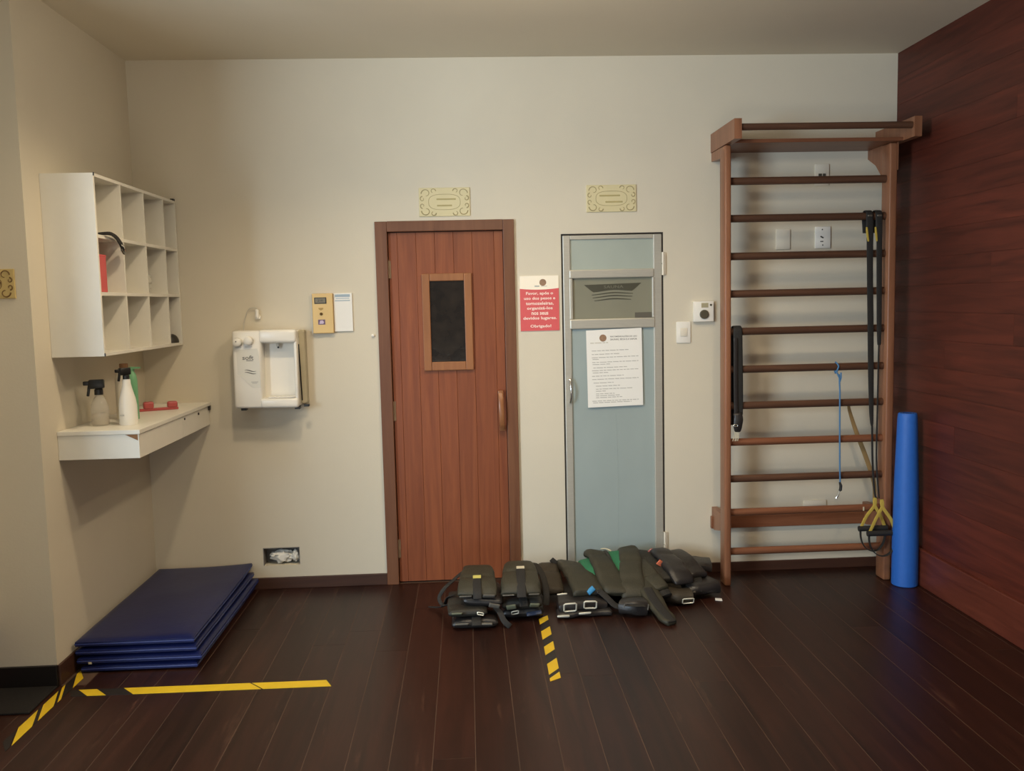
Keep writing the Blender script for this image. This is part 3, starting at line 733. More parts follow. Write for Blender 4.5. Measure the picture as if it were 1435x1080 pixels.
# ------------------------------------------------------------------ desk unit
g = thing('wall_desk', 'white wall hung desk with shallow drawers under the pigeonhole cabinet', 'desk', (-1.67, -0.56, 0.985))
DX1 = -1.492
MB().box((XL + 0.0005, -1.128, 1.095), (DX1 + 0.006, -0.002, 1.115), 0.002).build('desktop', M_white, g)
MB().box((XL + 0.0005, -1.124, 0.985), (DX1, -1.109, 1.095), 0.001, 1).build('side_panel', M_white, g)
MB().box((XL + 0.02, -1.109, 0.99), (DX1 - 0.018, -0.004, 0.998)).build('bottom_panel', M_white, g)
MB().box((XL + 0.0005, -0.016, 0.985), (DX1 - 0.018, -0.002, 1.094)).build('side_panel', M_white, g)
dr = MB().box((DX1 - 0.017, -1.108, 0.985), (DX1, -0.502, 1.093), 0.001, 1).build('drawer', M_white, g)
dr2 = MB().box((DX1 - 0.017, -0.498, 0.985), (DX1, -0.235, 1.093), 0.001, 1).build('drawer', M_white, g)
dr3 = MB().box((DX1 - 0.020, -0.231, 0.985), (DX1 - 0.003, -0.002, 1.093), 0.001, 1).build('fixed_front', M_white, g)
MB().lathe([(0.006, 0), (0.006, 0.004)], 10, (DX1 + 0.0, -0.47, 1.078), 'X').build('lock', M_gap, dr2)
MB().lathe([(0.007, 0), (0.007, 0.004)], 10, (DX1 + 0.0, -0.225, 1.075), 'X').build('lock', M_gap, g)
MB().box((DX1 - 0.002, -0.03, 1.07), (DX1 + 0.006, -0.003, 1.096)).build('corner_cap', M_gap, g)
MB().prism([(-1.552, 1.0935), (-1.497, 1.0935), (-1.497, 1.066)], -1.1252, -1.1235).build('chipped_edge', M_brown, g)
# things on the desk
ZD = 1.1152
def trigger(g, cx, cy, z0, m_, a=0.0, s=1.0):
    """spray head: collar, body, nozzle and trigger, pointing along -x rotated by a"""
    rot = Matrix.Rotation(a, 4, 'Z'); pv = (cx, cy, z0)
    MB().lathe([(0.016 * s, 0), (0.016 * s, 0.02 * s), (0.012 * s, 0.024 * s)], 14, (cx, cy, z0)).build('collar', m_, g, smooth=True)
    hb = MB().box((cx - 0.035 * s, cy - 0.013 * s, z0 + 0.024 * s), (cx + 0.022 * s, cy + 0.013 * s, z0 + 0.06 * s), 0.006 * s, 2, rot, pv)
    hb.box((cx - 0.055 * s, cy - 0.008 * s, z0 + 0.038 * s), (cx - 0.033 * s, cy + 0.008 * s, z0 + 0.054 * s), 0.003 * s, 2, rot, pv)
    hb.build('spray_head', m_, g, smooth=True)
    tr = MB().box((cx - 0.044 * s, cy - 0.006 * s, z0 - 0.012 * s), (cx - 0.034 * s, cy + 0.006 * s, z0 + 0.036 * s), 0.003 * s, 2, rot @ Matrix.Rotation(R(10), 4, 'Y'), pv)
    tr.build('trigger', m_, g, smooth=True)
# clear bottle with water
g = thing('spray_bottle', 'clear spray bottle half full of water with black tilted trigger on the desk', 'spray bottle', (-1.735, -0.93, ZD))
cx, cy = -1.735, -0.93
MB().lathe([(0.001, 0.0), (0.036, 0.0), (0.040, 0.006), (0.040, 0.075), (0.037, 0.10), (0.026, 0.125), (0.015, 0.14), (0.015, 0.158)], 22, (cx, cy, ZD)).build('bottle', M_clear, g, smooth=True)
MB().lathe([(0.001, 0.003), (0.035, 0.003), (0.0375, 0.008), (0.0375, 0.058), (0.001, 0.058)], 22, (cx, cy, ZD)).build('water', M_water, g, smooth=True)
trigger(g, cx, cy, ZD + 0.145, M_black, 0.15, 1.2)
# big white sprayer in front
g = thing('spray_bottle', 'white spray bottle with black head at the front edge of the desk', 'spray bottle', (-1.605, -0.93, ZD))
cx, cy = -1.605, -0.93
MB().lathe([(0.001, 0.0), (0.040, 0.0), (0.042, 0.006), (0.041, 0.09), (0.036, 0.125), (0.024, 0.17), (0.019, 0.195), (0.018, 0.215)], 22, (cx, cy, ZD)).build('bottle', M_plastic, g, smooth=True)
trigger(g, cx, cy, ZD + 0.212, M_black, 0.9, 0.95)
MB().box((cx - 0.024, cy - 0.0445, ZD + 0.045), (cx - 0.004, cy - 0.04, ZD + 0.052)).build('print_mark', M_ink, g)
# tall white bottle behind
g = thing('white_bottle', 'tall white bottle behind the two spray bottles under the cabinet', 'bottle', (-1.70, -0.70, ZD))
MB().lathe([(0.001, 0.0), (0.042, 0.0), (0.045, 0.006), (0.045, 0.20), (0.038, 0.225), (0.02, 0.24), (0.018, 0.25)], 20, (-1.70, -0.70, ZD)).build('bottle', M_plastic2, g, smooth=True)
MB().lathe([(0.02, 0.25), (0.02, 0.275), (0.001, 0.276)], 16, (-1.70, -0.70, ZD)).build('cap', M_brown, g, smooth=True)
g = thing('green_bottle', 'pale green bottle mostly hidden behind the front white spray bottle', 'bottle', (-1.645, -0.72, ZD))
MB().lathe([(0.001, 0.0), (0.022, 0.0), (0.024, 0.005), (0.024, 0.19), (0.019, 0.222), (0.011, 0.235), (0.011, 0.243)], 18, (-1.655, -0.72, ZD)).build('bottle', M_greenbottle, g, smooth=True)
MB().lathe([(0.013, 0.241), (0.013, 0.258), (0.001, 0.26)], 14, (-1.655, -0.72, ZD)).box((-1.655, -0.732, ZD + 0.25), (-1.615, -0.708, ZD + 0.258)).build('pump', M_greenbottle, g, smooth=True)
g = thing('dark_bottle', 'small dark bottle between the clear and the white spray bottles', 'bottle', (-1.69, -0.80, ZD))
MB().lathe([(0.001, 0), (0.022, 0), (0.024, 0.004), (0.023, 0.05), (0.012, 0.075), (0.01, 0.085)], 16, (-1.672, -0.80, ZD)).build('bottle', mat('dark_bottle', (82, 66, 54), 0.3), g, smooth=True)
MB().lathe([(0.011, 0.085), (0.011, 0.1), (0.001, 0.1)], 12, (-1.672, -0.80, ZD)).build('cap', M_black, g, smooth=True)
g = thing('red_bracket', 'red plastic bar with two raised lugs lying on the desk', 'bracket', (-1.67, -0.36, ZD))
u = Vector((0.174, 0.085, 0)).normalized()
rot = Matrix.Rotation(math.atan2(u.y, u.x), 4, 'Z'); pv = (-1.66, -0.36, ZD)
MB().box((-1.775, -0.373, ZD), (-1.56, -0.347, ZD + 0.014), 0.003, 2, rot, pv).build('bar', M_redplastic, g, smooth=True)
for px_, s_ in ((-1.705, 1.0), (-1.585, 0.9)):
    MB().box((px_ - 0.03, -0.378, ZD + 0.010), (px_ + 0.022, -0.342, ZD + 0.05 * s_), 0.01, 3, rot, pv).build('lug', M_redplastic, g, smooth=True)

# ------------------------------------------------------------------ stack of gym mats
def gym_mat(label, x0, x1, y0, y1, z0, z1, lift=0.0, rz=0.0):
    g = thing('gym_mat', label, 'mat', ((x0 + x1) / 2, (y0 + y1) / 2, z0), group='stack of blue gym mats', rotz=rz)
    W, D, Hh = x1 - x0, y1 - y0, z1 - z0
    nx, ny = 10, 18; rows_t = []
    def pt(u, v, top):
        # rounded plan
        x_ = (u - 0.5) * W; y_ = (v - 0.5) * D
        e = min(u, 1 - u, v * 1.6, (1 - v) * 1.6)
        k = min(1.0, e / 0.05)
        bulge = 0.5 + 0.5 * (1 - (1 - k) ** 2) if k < 1 else 1
        z_ = Hh / 2 + (Hh / 2 if top else -Hh / 2) * (0.55 + 0.45 * math.sin(k * math.pi / 2))
        if top: z_ += 0.003 * noise.noise(Vector((x_ * 4, y_ * 4, z0 * 30)))
        z_ += lift * max(0.0, (u - 0.3) / 0.7) ** 2 * max(0.0, (v - 0.55) / 0.45) ** 2
        return (x_, y_, z_)
    us = [0, .01, .03, .06] + [0.1 + 0.8 * i / 8 for i in range(9)] + [.94, .97, .99, 1]
    vs = [0, .006, .018, .036] + [0.06 + 0.88 * i / 14 for i in range(15)] + [.964, .982, .994, 1]
    top = [[pt(u, v, True) for u in us] for v in vs]; bot = [[pt(u, v, False) for u in us] for v in vs]
    mb = MB(); mb.grid(top); mb.grid(bot, flip=True)
    loop = lambda Rr: Rr[0][:-1] + [r[-1] for r in Rr[:-1]] + Rr[-1][::-1][:-1] + [r[0] for r in Rr[::-1][:-1]]
    lt, lb = loop(top), loop(bot)
    mb.grid([lt, lb], True)
    bmesh.ops.remove_doubles(mb.bm, verts=mb.bm.verts, dist=1e-5)
    mb.build('cover', M_mat, g, smooth=True, world=False)
    mid = [((a[0] + b[0]) / 2, (a[1] + b[1]) / 2, (a[2] + b[2]) / 2) for a, b in zip(lt, lb)]
    MB().tube(mid, 0.0035, 6, closed=True).build('piping', M_matpipe, g, smooth=True, world=False)
    return g
gym_mat('blue vinyl gym mat, lowest of the stack, on the floor', -1.805, -1.283, -1.150, -0.02, 0.001, 0.036)
g = gym_mat('blue vinyl gym mat, second from the floor, sticking out to the right', -1.822, -1.262, -1.150, -0.01, 0.037, 0.076)
MB().box((-0.23, -0.573, 0.006), (-0.215, -0.568, 0.016)).build('care_tag', M_pale, g, world=False)
gym_mat('blue vinyl gym mat, third from the floor, under the top mat', -1.828, -1.285, -1.145, -0.02, 0.077, 0.113)
gym_mat('dark blue vinyl gym mat on top of the stack with a curled corner', -1.832, -1.295, -1.140, -0.01, 0.1145, 0.152, lift=0.016)

# ------------------------------------------------------------------ wall bars
g = thing('wall_bars', 'wooden gym wall bars with dark rungs in front of the back wall', 'wall bars', (1.92, -0.2, 0))
def post(x0, x1):
    return MB().box((x0, -0.285, 0.0005), (x1, -0.185, 2.478), 0.010, 3).build('post', M_bars, g, smooth=True)
post(1.436, 1.474); post(2.362, 2.408)
RZ = [2.287, 2.0825, 1.874, 1.6655, 1.4545, 1.2405, 1.0345, 0.8255, 0.614, 0.419, 0.190]
for i, zz in enumerate(RZ):
    rows = []
    n = 12; mb = MB()
    pts = [(1.470 + (2.364 - 1.470) * k / 6, -0.235, zz) for k in range(7)]
    mb.tube(pts, 0.0215, 12).build('rung', M_rung2 if i in (7, 9, 10) else M_rung, g, smooth=True)
for x0, x1 in ((1.437, 1.477), (2.410, 2.450)):
    MB().prism([(-0.46, 2.480), (-0.44, 2.4795), (-0.0005, 2.4795), (-0.0005, 2.585), (-0.46, 2.585)], x0, x1, 'X').build('top_bracket', M_bars, g)
MB().box((1.477, -0.335, 2.4785), (2.410, -0.0005, 2.4985), 0.002).build('top_board', M_rung2, g)
MB().tube([(1.477 + (2.41 - 1.477) * k / 6, -0.43, 2.545) for k in range(7)], 0.0185, 12).build('pull_up_bar', M_rung, g, smooth=True)
MB().box((2.404, -0.285, 2.33), (2.41, -0.185, 2.478)).build('packer', M_bars, g)
MB().box((1.43, -0.03, 0.272), (2.41, -0.0005, 0.345), 0.003).build('wall_batten', M_rung2, g)
for x0 in (1.439, 2.363):
    MB().prism([(-0.186, 0.30), (-0.186, 0.40), (-0.0005, 0.40), (-0.0005, 0.285), (-0.05, 0.27)], x0, x0 + 0.033, 'X').build('lower_bracket', M_bars, g)
MB().prism([(-0.186, 2.30), (-0.186, 2.478), (-0.0005, 2.478), (-0.0005, 2.43), (-0.10, 2.38)], 2.366, 2.396, 'X').build('upper_brace', M_bars, g)
MB().prism([(-0.186, 2.42), (-0.186, 2.478), (-0.0005, 2.478), (-0.0005, 2.43)], 1.441, 1.469, 'X').build('upper_brace', M_bars, g)
MB().box((2.25, -0.262, 0.408), (2.256, -0.256, 0.43)).build('staple', M_pale, g)

# suspension trainer
g = thing('suspension_trainer', 'black and yellow suspension trainer straps hanging from the second rung at right', 'trainer', (2.29, -0.25, 2.08))
for xx in (2.262, 2.316):
    pts = [(xx, -0.262, 1.99)]
    for i in range(11):
        a = R(-10 + 200 * i / 10); pts.append((xx, -0.235 - 0.029 * math.cos(a), 2.0825 + 0.030 * math.sin(a)))
    pts.append((xx, -0.22, 1.99))
    MB().ribbon(pts, 0.040, 0.006, 36, wdir=(1, 0, 0), ends=False).build('anchor_loop', M_strap, g, smooth=True)
    MB().box((xx - 0.012, -0.270, 2.078), (xx + 0.014, -0.264, 2.088), 0.002, 1).box((xx - 0.012, -0.268, 2.046), (xx + 0.014, -0.262, 2.056), 0.002, 1).build('buckle', mat('buckle_dull', (120, 112, 100), 0.4, 0.6), g)
MB().ribbon([(2.262, -0.268, 2.06), (2.266, -0.267, 1.8), (2.274, -0.266, 1.5), (2.281, -0.266, 1.2), (2.287, -0.266, 0.98), (2.291, -0.268, 0.9)], [0.042, 0.036, 0.036, 0.034, 0.026, 0.014], 0.007, 30, wdir=(1, 0, 0)).build('main_strap', M_strap, g, smooth=True)
MB().ribbon([(2.316, -0.268, 2.06), (2.319, -0.267, 1.8), (2.324, -0.266, 1.5), (2.326, -0.266, 1.36)], [0.036, 0.032, 0.03, 0.022], 0.007, 24, wdir=(1, 0, 0)).build('main_strap', M_strap, g, smooth=True)
MB().ribbon([(2.291, -0.268, 0.95), (2.296, -0.27, 0.7), (2.304, -0.285, 0.52), (2.312, -0.30, 0.485)], 0.012, 0.004, 20, wdir=(1, 0, 0)).build('lower_strap', M_strap, g, smooth=True)
MB().ribbon([(2.324, -0.267, 1.38), (2.322, -0.266, 1.0), (2.32, -0.268, 0.7), (2.324, -0.30, 0.485)], 0.010, 0.004, 20, wdir=(1, 0, 0)).build('lower_strap', M_strap, g, smooth=True)
for (xx, x2) in ((2.242, 2.252), (2.292, 2.30)):
    MB().ribbon([(xx, -0.272, 2.02), (xx + 0.003, -0.274, 1.98), (x2, -0.274, 1.94)], [0.010, 0.014, 0.010], 0.004, 14, wdir=(1, 0, 0)).build('adjuster_tab', M_trxyellow, g, smooth=True)
# two handles: yellow webbing triangle, grip, foot loop
def handle(cx, cy, zt, zb, w, gx):
    hb = MB()
    for s_ in (-1, 1):
        hb.ribbon([(gx, cy, zt + 0.02), (gx + (cx - gx) * 0.3, cy - 0.004, zt - 0.02), (cx + s_ * w * 0.3, cy - 0.006, (zt + zb) / 2 - 0.01), (cx + s_ * w / 2, cy, zb)], 0.019, 0.004, 18, wdir=(1, 0, 0.15 * s_), ends=False)
    hb.build('handle_webbing', M_trxyellow, g, smooth=True)
    MB().tube([(cx - w / 2 - 0.012, cy, zb - 0.004), (cx + w / 2 + 0.012, cy, zb - 0.004)], 0.0165, 12).build('grip', M_strap, g, smooth=True)
    pts = [(cx + w / 2 * math.cos(a) * 1.02, cy + 0.01 * math.sin(a * 2), zb - 0.012 + 0.125 * math.sin(a)) for a in [-math.pi * i / 18 for i in range(19)]]
    MB().ribbon(pts, 0.024, 0.005, 36, wdir=(0, 1, 0), ends=False).build('foot_loop', M_strap, g, smooth=True)
handle(2.325, -0.345, 0.47, 0.30, 0.150, 2.318)
handle(2.290, -0.300, 0.47, 0.318, 0.140, 2.300)

# tan band behind the rungs
tag(MB().ribbon([(2.180, -0.208, 1.03), (2.19, -0.195, 0.985), (2.235, -0.185, 0.86), (2.30, -0.18, 0.70), (2.35, -0.178, 0.55), (2.352, -0.18, 0.44)], [0.012, 0.02, 0.026, 0.028, 0.026, 0.02], 0.006, 30, wdir=(1, 0, 0.4)).build('elastic_band', M_tan, smooth=True, loc=(2.18, -0.208, 1.03)), 'tan elastic band slanting down behind the rungs at right', 'band')
# blue cord with hook
g = thing('blue_cord', 'thin blue cord with a metal clip hanging from the sixth rung', 'cord', (2.095, -0.26, 1.24))
pts = [(2.086, -0.262, 1.215)]
for i in range(13):
    a = R(-20 + 230 * i / 12); pts.append((2.092 + 0.004 * math.sin(i), -0.235 - 0.0265 * math.cos(a), 1.2405 + 0.0265 * math.sin(a)))
pts += [(2.098, -0.215, 1.20)]
MB().tube(pts, 0.0045, 7).build('loop', M_bluecord, g, smooth=True)
MB().tube([(2.076, -0.262, 1.222), (2.086, -0.268, 1.205), (2.098, -0.268, 1.18), (2.102, -0.268, 1.155), (2.108, -0.268, 1.18), (2.108, -0.266, 1.21)], 0.0045, 7).build('knot', M_bluecord, g, smooth=True)
MB().tube([(2.098, -0.266, 1.20), (2.102, -0.268, 1.1), (2.104, -0.268, 0.85), (2.107, -0.268, 0.65), (2.11, -0.268, 0.572)], 0.0045, 7).build('cord', M_bluecord, g, smooth=True)
MB().tube([(2.107, -0.268, 0.582), (2.114, -0.268, 0.56), (2.112, -0.268, 0.535), (2.105, -0.268, 0.53)], [0.006, 0.009, 0.009, 0.006], 8).build('stopper', M_black, g, smooth=True)
MB().tube([(2.106, -0.268, 0.53), (2.100, -0.27, 0.512), (2.092, -0.272, 0.50), (2.086, -0.27, 0.49), (2.09, -0.266, 0.485), (2.098, -0.266, 0.497), (2.104, -0.267, 0.515)], 0.003, 6).build('clip', M_chrome, g, smooth=True)
# black strap at left
g = thing('black_belt', 'wide black padded belt folded over the fifth rung at left', 'belt', (1.515, -0.26, 1.454))
pts = [(1.523, -0.262, 0.985), (1.52, -0.262, 1.25), (1.517, -0.263, 1.43)]
for i in range(9):
    a = R(5 + 170 * i / 8); pts.append((1.517, -0.235 - 0.028 * math.cos(a), 1.4545 + 0.030 * math.sin(a)))
pts += [(1.514, -0.206, 1.40), (1.514, -0.206, 1.1), (1.514, -0.206, 0.92)]
MB().ribbon(pts, [0.052] * 3 + [0.05] * 9 + [0.05, 0.05, 0.045], 0.008, 60, wdir=(1, 0, 0)).build('belt', M_strap, g, smooth=True)
MB().ribbon([(1.50, -0.275, 1.42), (1.50, -0.274, 1.2), (1.503, -0.274, 0.98)], 0.022, 0.006, 24, wdir=(1, 0, 0)).build('inner_strap', M_cord3, g, smooth=True)
mb = MB().ribbon([(1.512, -0.27, 1.0), (1.515, -0.278, 0.96), (1.510, -0.275, 0.92), (1.512, -0.268, 0.888)], [0.05, 0.058, 0.052, 0.03], 0.024, 18, wdir=(1, 0, 0), wob=0.006)
mb.build('bundled_end', M_cord3, g, smooth=True)
MB().frame((1.497, -0.29, 0.928), (1, 0, 0.1), (0, 0, 1), 0.022, 0.010, 0.0025).build('buckle', M_chrome, g)
mb = MB()
for dx, ex in ((-0.012, -0.022), (-0.004, -0.010), (0.006, -0.004), (0.012, 0.006)):
    mb.tube([(1.507 + dx * 0.6, -0.27, 0.90), (1.507 + dx, -0.274, 0.875), (1.507 + ex, -0.274, 0.838)], 0.0022, 5)
mb.build('tassel', M_pale, g)

# ------------------------------------------------------------------ blue foam roll
g = thing('foam_roll', 'tall blue foam roll standing in the corner beside the wall bars', 'foam roll', (2.446, -0.37, 0))
prof = [(0.001, 0.001), (0.066, 0.001), (0.0705, 0.006), (0.0700, 0.25), (0.064, 0.6), (0.053, 0.95), (0.050, 0.978), (0.046, 0.983), (0.001, 0.981)]
MB().lathe(prof, 30, (2.446, -0.37, 0)).build('roll', M_roll, g, smooth=True)
MB().ribbon([(2.446 + 0.001 + r_ * math.cos(a), -0.37 + r_ * math.sin(a), 0.9825) for r_, a in [(0.006 + 0.036 * i / 40, i / 40 * 5.5 * math.pi) for i in range(41)]], 0.004, 0.003, 80, up=(0, 0, 1)).build('rolled_end', mat('blue_foam_dark', (24, 62, 128), 0.7), g)
tag(MB().prism([(1.317, -0.51), (1.352, -0.525), (1.358, -0.49), (1.325, -0.478)], 0.0005, 0.003, 'Z').build('paper_scrap', M_paper, loc=(1.338, -0.5, 0)), 'small white paper scrap on the floor beside the wall bars', 'paper')

# ------------------------------------------------------------------ floor tapes
def tape(label, P, Q, wd, pieces, skew=0.035, group='yellow and black floor tapes'):
    P = Vector(P); Q = Vector(Q); u = (Q - P).normalized(); v = Vector((-u.y, u.x)); L = (Q - P).length
    mid = (P + Q) / 2
    g = thing('floor_tape', label, 'tape', (mid.x, mid.y, 0), group=group)
    for s0, s1, c in pieces:
        q = []
        for s_, t_ in ((s0, -1), (s1, -1), (s1, 1), (s0, 1)):
            s2 = s_ * L + t_ * skew
            s2 = min(max(s2, 0), L)
            w_ = P + u * s2 + v * (t_ * wd / 2); q.append((w_.x, w_.y))
        MB().prism(q, 0.0004, 0.0016, 'Z').build('yellow_stripe' if c == 'y' else 'black_stripe', M_yellow if c == 'y' else M_tapeblk, g)
    return g
tape('long mostly yellow floor tape in front of the gym mats', (-1.78, -1.366), (-0.632, -1.376), 0.066, [(0.0, 0.06, 'k'), (0.06, 0.13, 'y'), (0.13, 0.23, 'k'), (0.23, 0.708, 'y'), (0.716, 1.0, 'y')], skew=-0.032)
tape('yellow and black striped floor tape beside the black baseboard at the left wall corner', (-1.812, -1.87), (-1.798, -1.12), 0.05, [(0.0, 0.14, 'k'), (0.16, 0.37, 'y'), (0.37, 0.43, 'k'), (0.43, 0.61, 'y'), (0.61, 0.655, 'k'), (0.655, 0.70, 'y'), (0.70, 0.845, 'k'), (0.845, 0.985, 'y')], skew=0.075)
tape('short yellow and black striped floor tape in front of the weights', (0.346, -1.46), (0.360, -0.64), 0.049, [(0.0, 0.08, 'y'), (0.08, 0.125, 'k'), (0.125, 0.27, 'y'), (0.27, 0.395, 'm'), (0.395, 0.52, 'y'), (0.52, 0.63, 'k'), (0.63, 0.765, 'y'), (0.765, 0.88, 'k'), (0.88, 0.98, 'y')], skew=-0.034)

tag(MB().box((-2.095, -1.556, 0.0004), (-1.848, -1.298, 0.010), 0.003).build('black_floor_slab', mat('black_slab', (20, 17, 16), 0.7, bump=0.3, bscale=200), loc=(-1.97, -1.43, 0)), 'flat black slab on the floor at the left edge below the black baseboard', 'mat')  # thin flat black slab lying on the floorboards
# ------------------------------------------------------------------ ankle weights
def weight(label, pts, width, thick, m_, segs=5, strap=None, tag_=None, buckle=None, extra=None, wdir=None, wob=0.0075, up=(0, 0, 1), group='ankle weights heaped by the doors', pw=0.4):
    c = Vector(pts[len(pts) // 2])
    g = thing('ankle_weight', label, 'ankle weight', (c.x, c.y, max(0.0, min(p[2] for p in pts) - thick / 2)), group=group)
    MB().ribbon(pts, width, thick, 34, segs, 14, up, wob, pw=pw, wdir=wdir).build('padded_cuff', m_, g, smooth=True)
    if strap:
        for sp, sw in strap: MB().ribbon(sp, sw, 0.006, 20, wdir=wdir, up=up, ends=False).build('strap', M_strap, g, smooth=True)
    if tag_:
        for c_, s_, mm, rx_ in tag_:
            MB().box((c_[0] - s_[0] / 2, c_[1] - 0.0015, c_[2] - s_[1] / 2), (c_[0] + s_[0] / 2, c_[1] + 0.0015, c_[2] + s_[1] / 2), rot=Matrix.Rotation(R(rx_), 4, 'X')).build('size_tag', mm, g)
    if buckle:
        for args in buckle: MB().frame(*args).build('buckle', M_bright, g, smooth=True)
    if extra:
        for nm, ep, ew, et, em in extra: MB().ribbon(ep, ew, et, 18, wdir=wdir, up=up).build(nm, em, g, smooth=True)
    return g
X1 = (1, 0, 0)
# left stack: from the floor up
weight('flat charcoal ankle weight, lowest at the left of the stack by the wooden door', [(0.0, -0.52, 0.03), (0.0, -0.66, 0.032), (0.0, -0.80, 0.026)], [0.24, 0.24, 0.23], 0.048, M_cord3, 3, strap=[([(0.01, -0.6, 0.058), (0.01, -0.72, 0.058), (0.01, -0.80, 0.05), (0.01, -0.828, 0.03)], 0.05)], extra=[('shiny_edge', [(-0.10, -0.815, 0.034), (-0.03, -0.818, 0.036)], 0.02, 0.01, M_vinyl_hl), ('shiny_edge', [(0.03, -0.815, 0.034), (0.09, -0.818, 0.033)], 0.016, 0.01, M_vinyl_hl)], wdir=X1)
weight('charcoal ankle weight, lowest at the right of the stack by the wooden door', [(0.245, -0.42, 0.03), (0.25, -0.55, 0.032), (0.25, -0.685, 0.028)], [0.22, 0.23, 0.22], 0.05, M_cord3, 3, buckle=[((0.21, -0.715, 0.05), (1, 0, 0.15), (0, -0.5, 1), 0.036, 0.02, 0.003)], extra=[('blue_edge', [(0.27, -0.708, 0.035), (0.35, -0.70, 0.042)], 0.022, 0.01, mat('navy_edge', (52, 62, 84), 0.4))], wdir=X1)
weight('black ankle weight with olive corner, second up at the left of the stack', [(-0.035, -0.48, 0.085), (-0.035, -0.64, 0.09), (-0.035, -0.79, 0.078)], [0.2, 0.21, 0.2], 0.045, M_cord, 3, extra=[('olive_corner', [(-0.115, -0.80, 0.085), (-0.06, -0.806, 0.088)], 0.032, 0.012, mat('olive_patch', (96, 98, 76), 0.5))], buckle=[((0.03, -0.81, 0.085), (1, 0, -0.2), (0, 0, 1), 0.03, 0.012, 0.003)], wdir=X1)
weight('dark ankle weight, third up at the left of the stack under the yellow tagged one', [(0.045, -0.46, 0.13), (0.045, -0.60, 0.136), (0.045, -0.745, 0.118)], [0.19, 0.2, 0.2], 0.045, M_cord3, 3, extra=[('shiny_edge', [(0.075, -0.768, 0.115), (0.13, -0.765, 0.102)], 0.024, 0.012, M_vinyl_hl)], wdir=(1, 0, -0.08))
weight('dark ankle weight with two grey green patches, under the white tagged one', [(0.245, -0.44, 0.09), (0.245, -0.58, 0.094), (0.245, -0.715, 0.085)], [0.2, 0.21, 0.21], 0.05, M_cord, 3, strap=[([(0.255, -0.6, 0.12), (0.255, -0.70, 0.115), (0.255, -0.745, 0.09)], 0.045)], extra=[('patch', [(0.165, -0.738, 0.085), (0.215, -0.742, 0.092)], 0.03, 0.012, mat('grey_green_patch', (104, 108, 88), 0.5)), ('patch', [(0.285, -0.742, 0.096), (0.335, -0.738, 0.092)], 0.03, 0.012, mat('grey_green_patch', (104, 108, 88), 0.5))], wdir=X1)
weight('olive ankle weight with yellow size tag, on top at the left of the stack', [(0.022, -0.40, 0.20), (0.022, -0.50, 0.215), (0.02, -0.62, 0.207), (0.018, -0.71, 0.178), (0.016, -0.745, 0.150)], [0.15, 0.17, 0.19, 0.205, 0.2], 0.045, M_cord2, 2, strap=[([(0.018, -0.64, 0.226), (0.018, -0.70, 0.208), (0.018, -0.752, 0.182), (0.018, -0.772, 0.150)], 0.044)], tag_=[((0.018, -0.655, 0.2285), (0.042, 0.020), M_yellowtag, -60)], extra=[('shiny_edge', [(-0.075, -0.765, 0.160), (-0.01, -0.768, 0.162)], 0.022, 0.008, M_vinyl_hl), ('shiny_edge', [(0.045, -0.768, 0.162), (0.108, -0.765, 0.158)], 0.022, 0.008, M_vinyl_hl), ('strap_tail', [(-0.06, -0.44, 0.19), (-0.11, -0.50, 0.165), (-0.155, -0.55, 0.14), (-0.185, -0.57, 0.095), (-0.165, -0.60, 0.065), (-0.12, -0.62, 0.075)], 0.02, 0.007, M_strap)], wdir=X1, wob=0.006)
weight('olive ankle weight with white size tag, on top at the right of the stack', [(0.25, -0.37, 0.19), (0.25, -0.46, 0.222), (0.248, -0.58, 0.218), (0.244, -0.69, 0.182), (0.242, -0.735, 0.146)], [0.13, 0.16, 0.19, 0.21, 0.21], 0.05, M_cord2, 2, strap=[([(0.25, -0.58, 0.240), (0.248, -0.66, 0.222), (0.245, -0.73, 0.185), (0.244, -0.765, 0.146)], 0.048)], tag_=[((0.25, -0.575, 0.2455), (0.042, 0.020), M_pale, -68)], extra=[('shiny_edge', [(0.145, -0.755, 0.156), (0.208, -0.76, 0.158)], 0.022, 0.008, M_vinyl_hl), ('shiny_edge', [(0.28, -0.76, 0.158), (0.335, -0.755, 0.156)], 0.02, 0.008, M_vinyl_hl), ('strap_tail', [(0.31, -0.42, 0.22), (0.345, -0.46, 0.215), (0.375, -0.52, 0.17), (0.385, -0.58, 0.11), (0.38, -0.62, 0.05)], 0.034, 0.01, M_strap)], wdir=X1, wob=0.006)
# loose strap at the far left of the stack
tag(MB().ribbon([(-0.10, -0.60, 0.12), (-0.14, -0.58, 0.10), (-0.16, -0.56, 0.05), (-0.19, -0.50, 0.02), (-0.25, -0.45, 0.008)], [0.026, 0.026, 0.028, 0.024, 0.012], 0.006, 26, up=(0, 0, 1)).build('loose_strap', M_strap, smooth=True, loc=(-0.18, -0.52, 0)), 'loose black strap on the floor left of the weight stack', 'strap')
tag(MB().ribbon([(0.10, -0.70, 0.09), (0.13, -0.76, 0.07), (0.15, -0.79, 0.035), (0.18, -0.80, 0.008)], 0.03, 0.007, 20, wdir=X1).build('loose_strap', M_strap, smooth=True, loc=(0.14, -0.75, 0)), 'loose black strap between the two columns of the weight stack', 'strap')
tag(MB().ribbon([(0.66, -0.60, 0.115), (0.70, -0.64, 0.085), (0.74, -0.665, 0.05), (0.79, -0.665, 0.035)], 0.034, 0.008, 20, up=(0, -0.6, 0.8)).build('loose_strap', M_strap, smooth=True, loc=(0.71, -0.64, 0)), 'loose black strap right of the bright buckles in the right heap', 'strap')
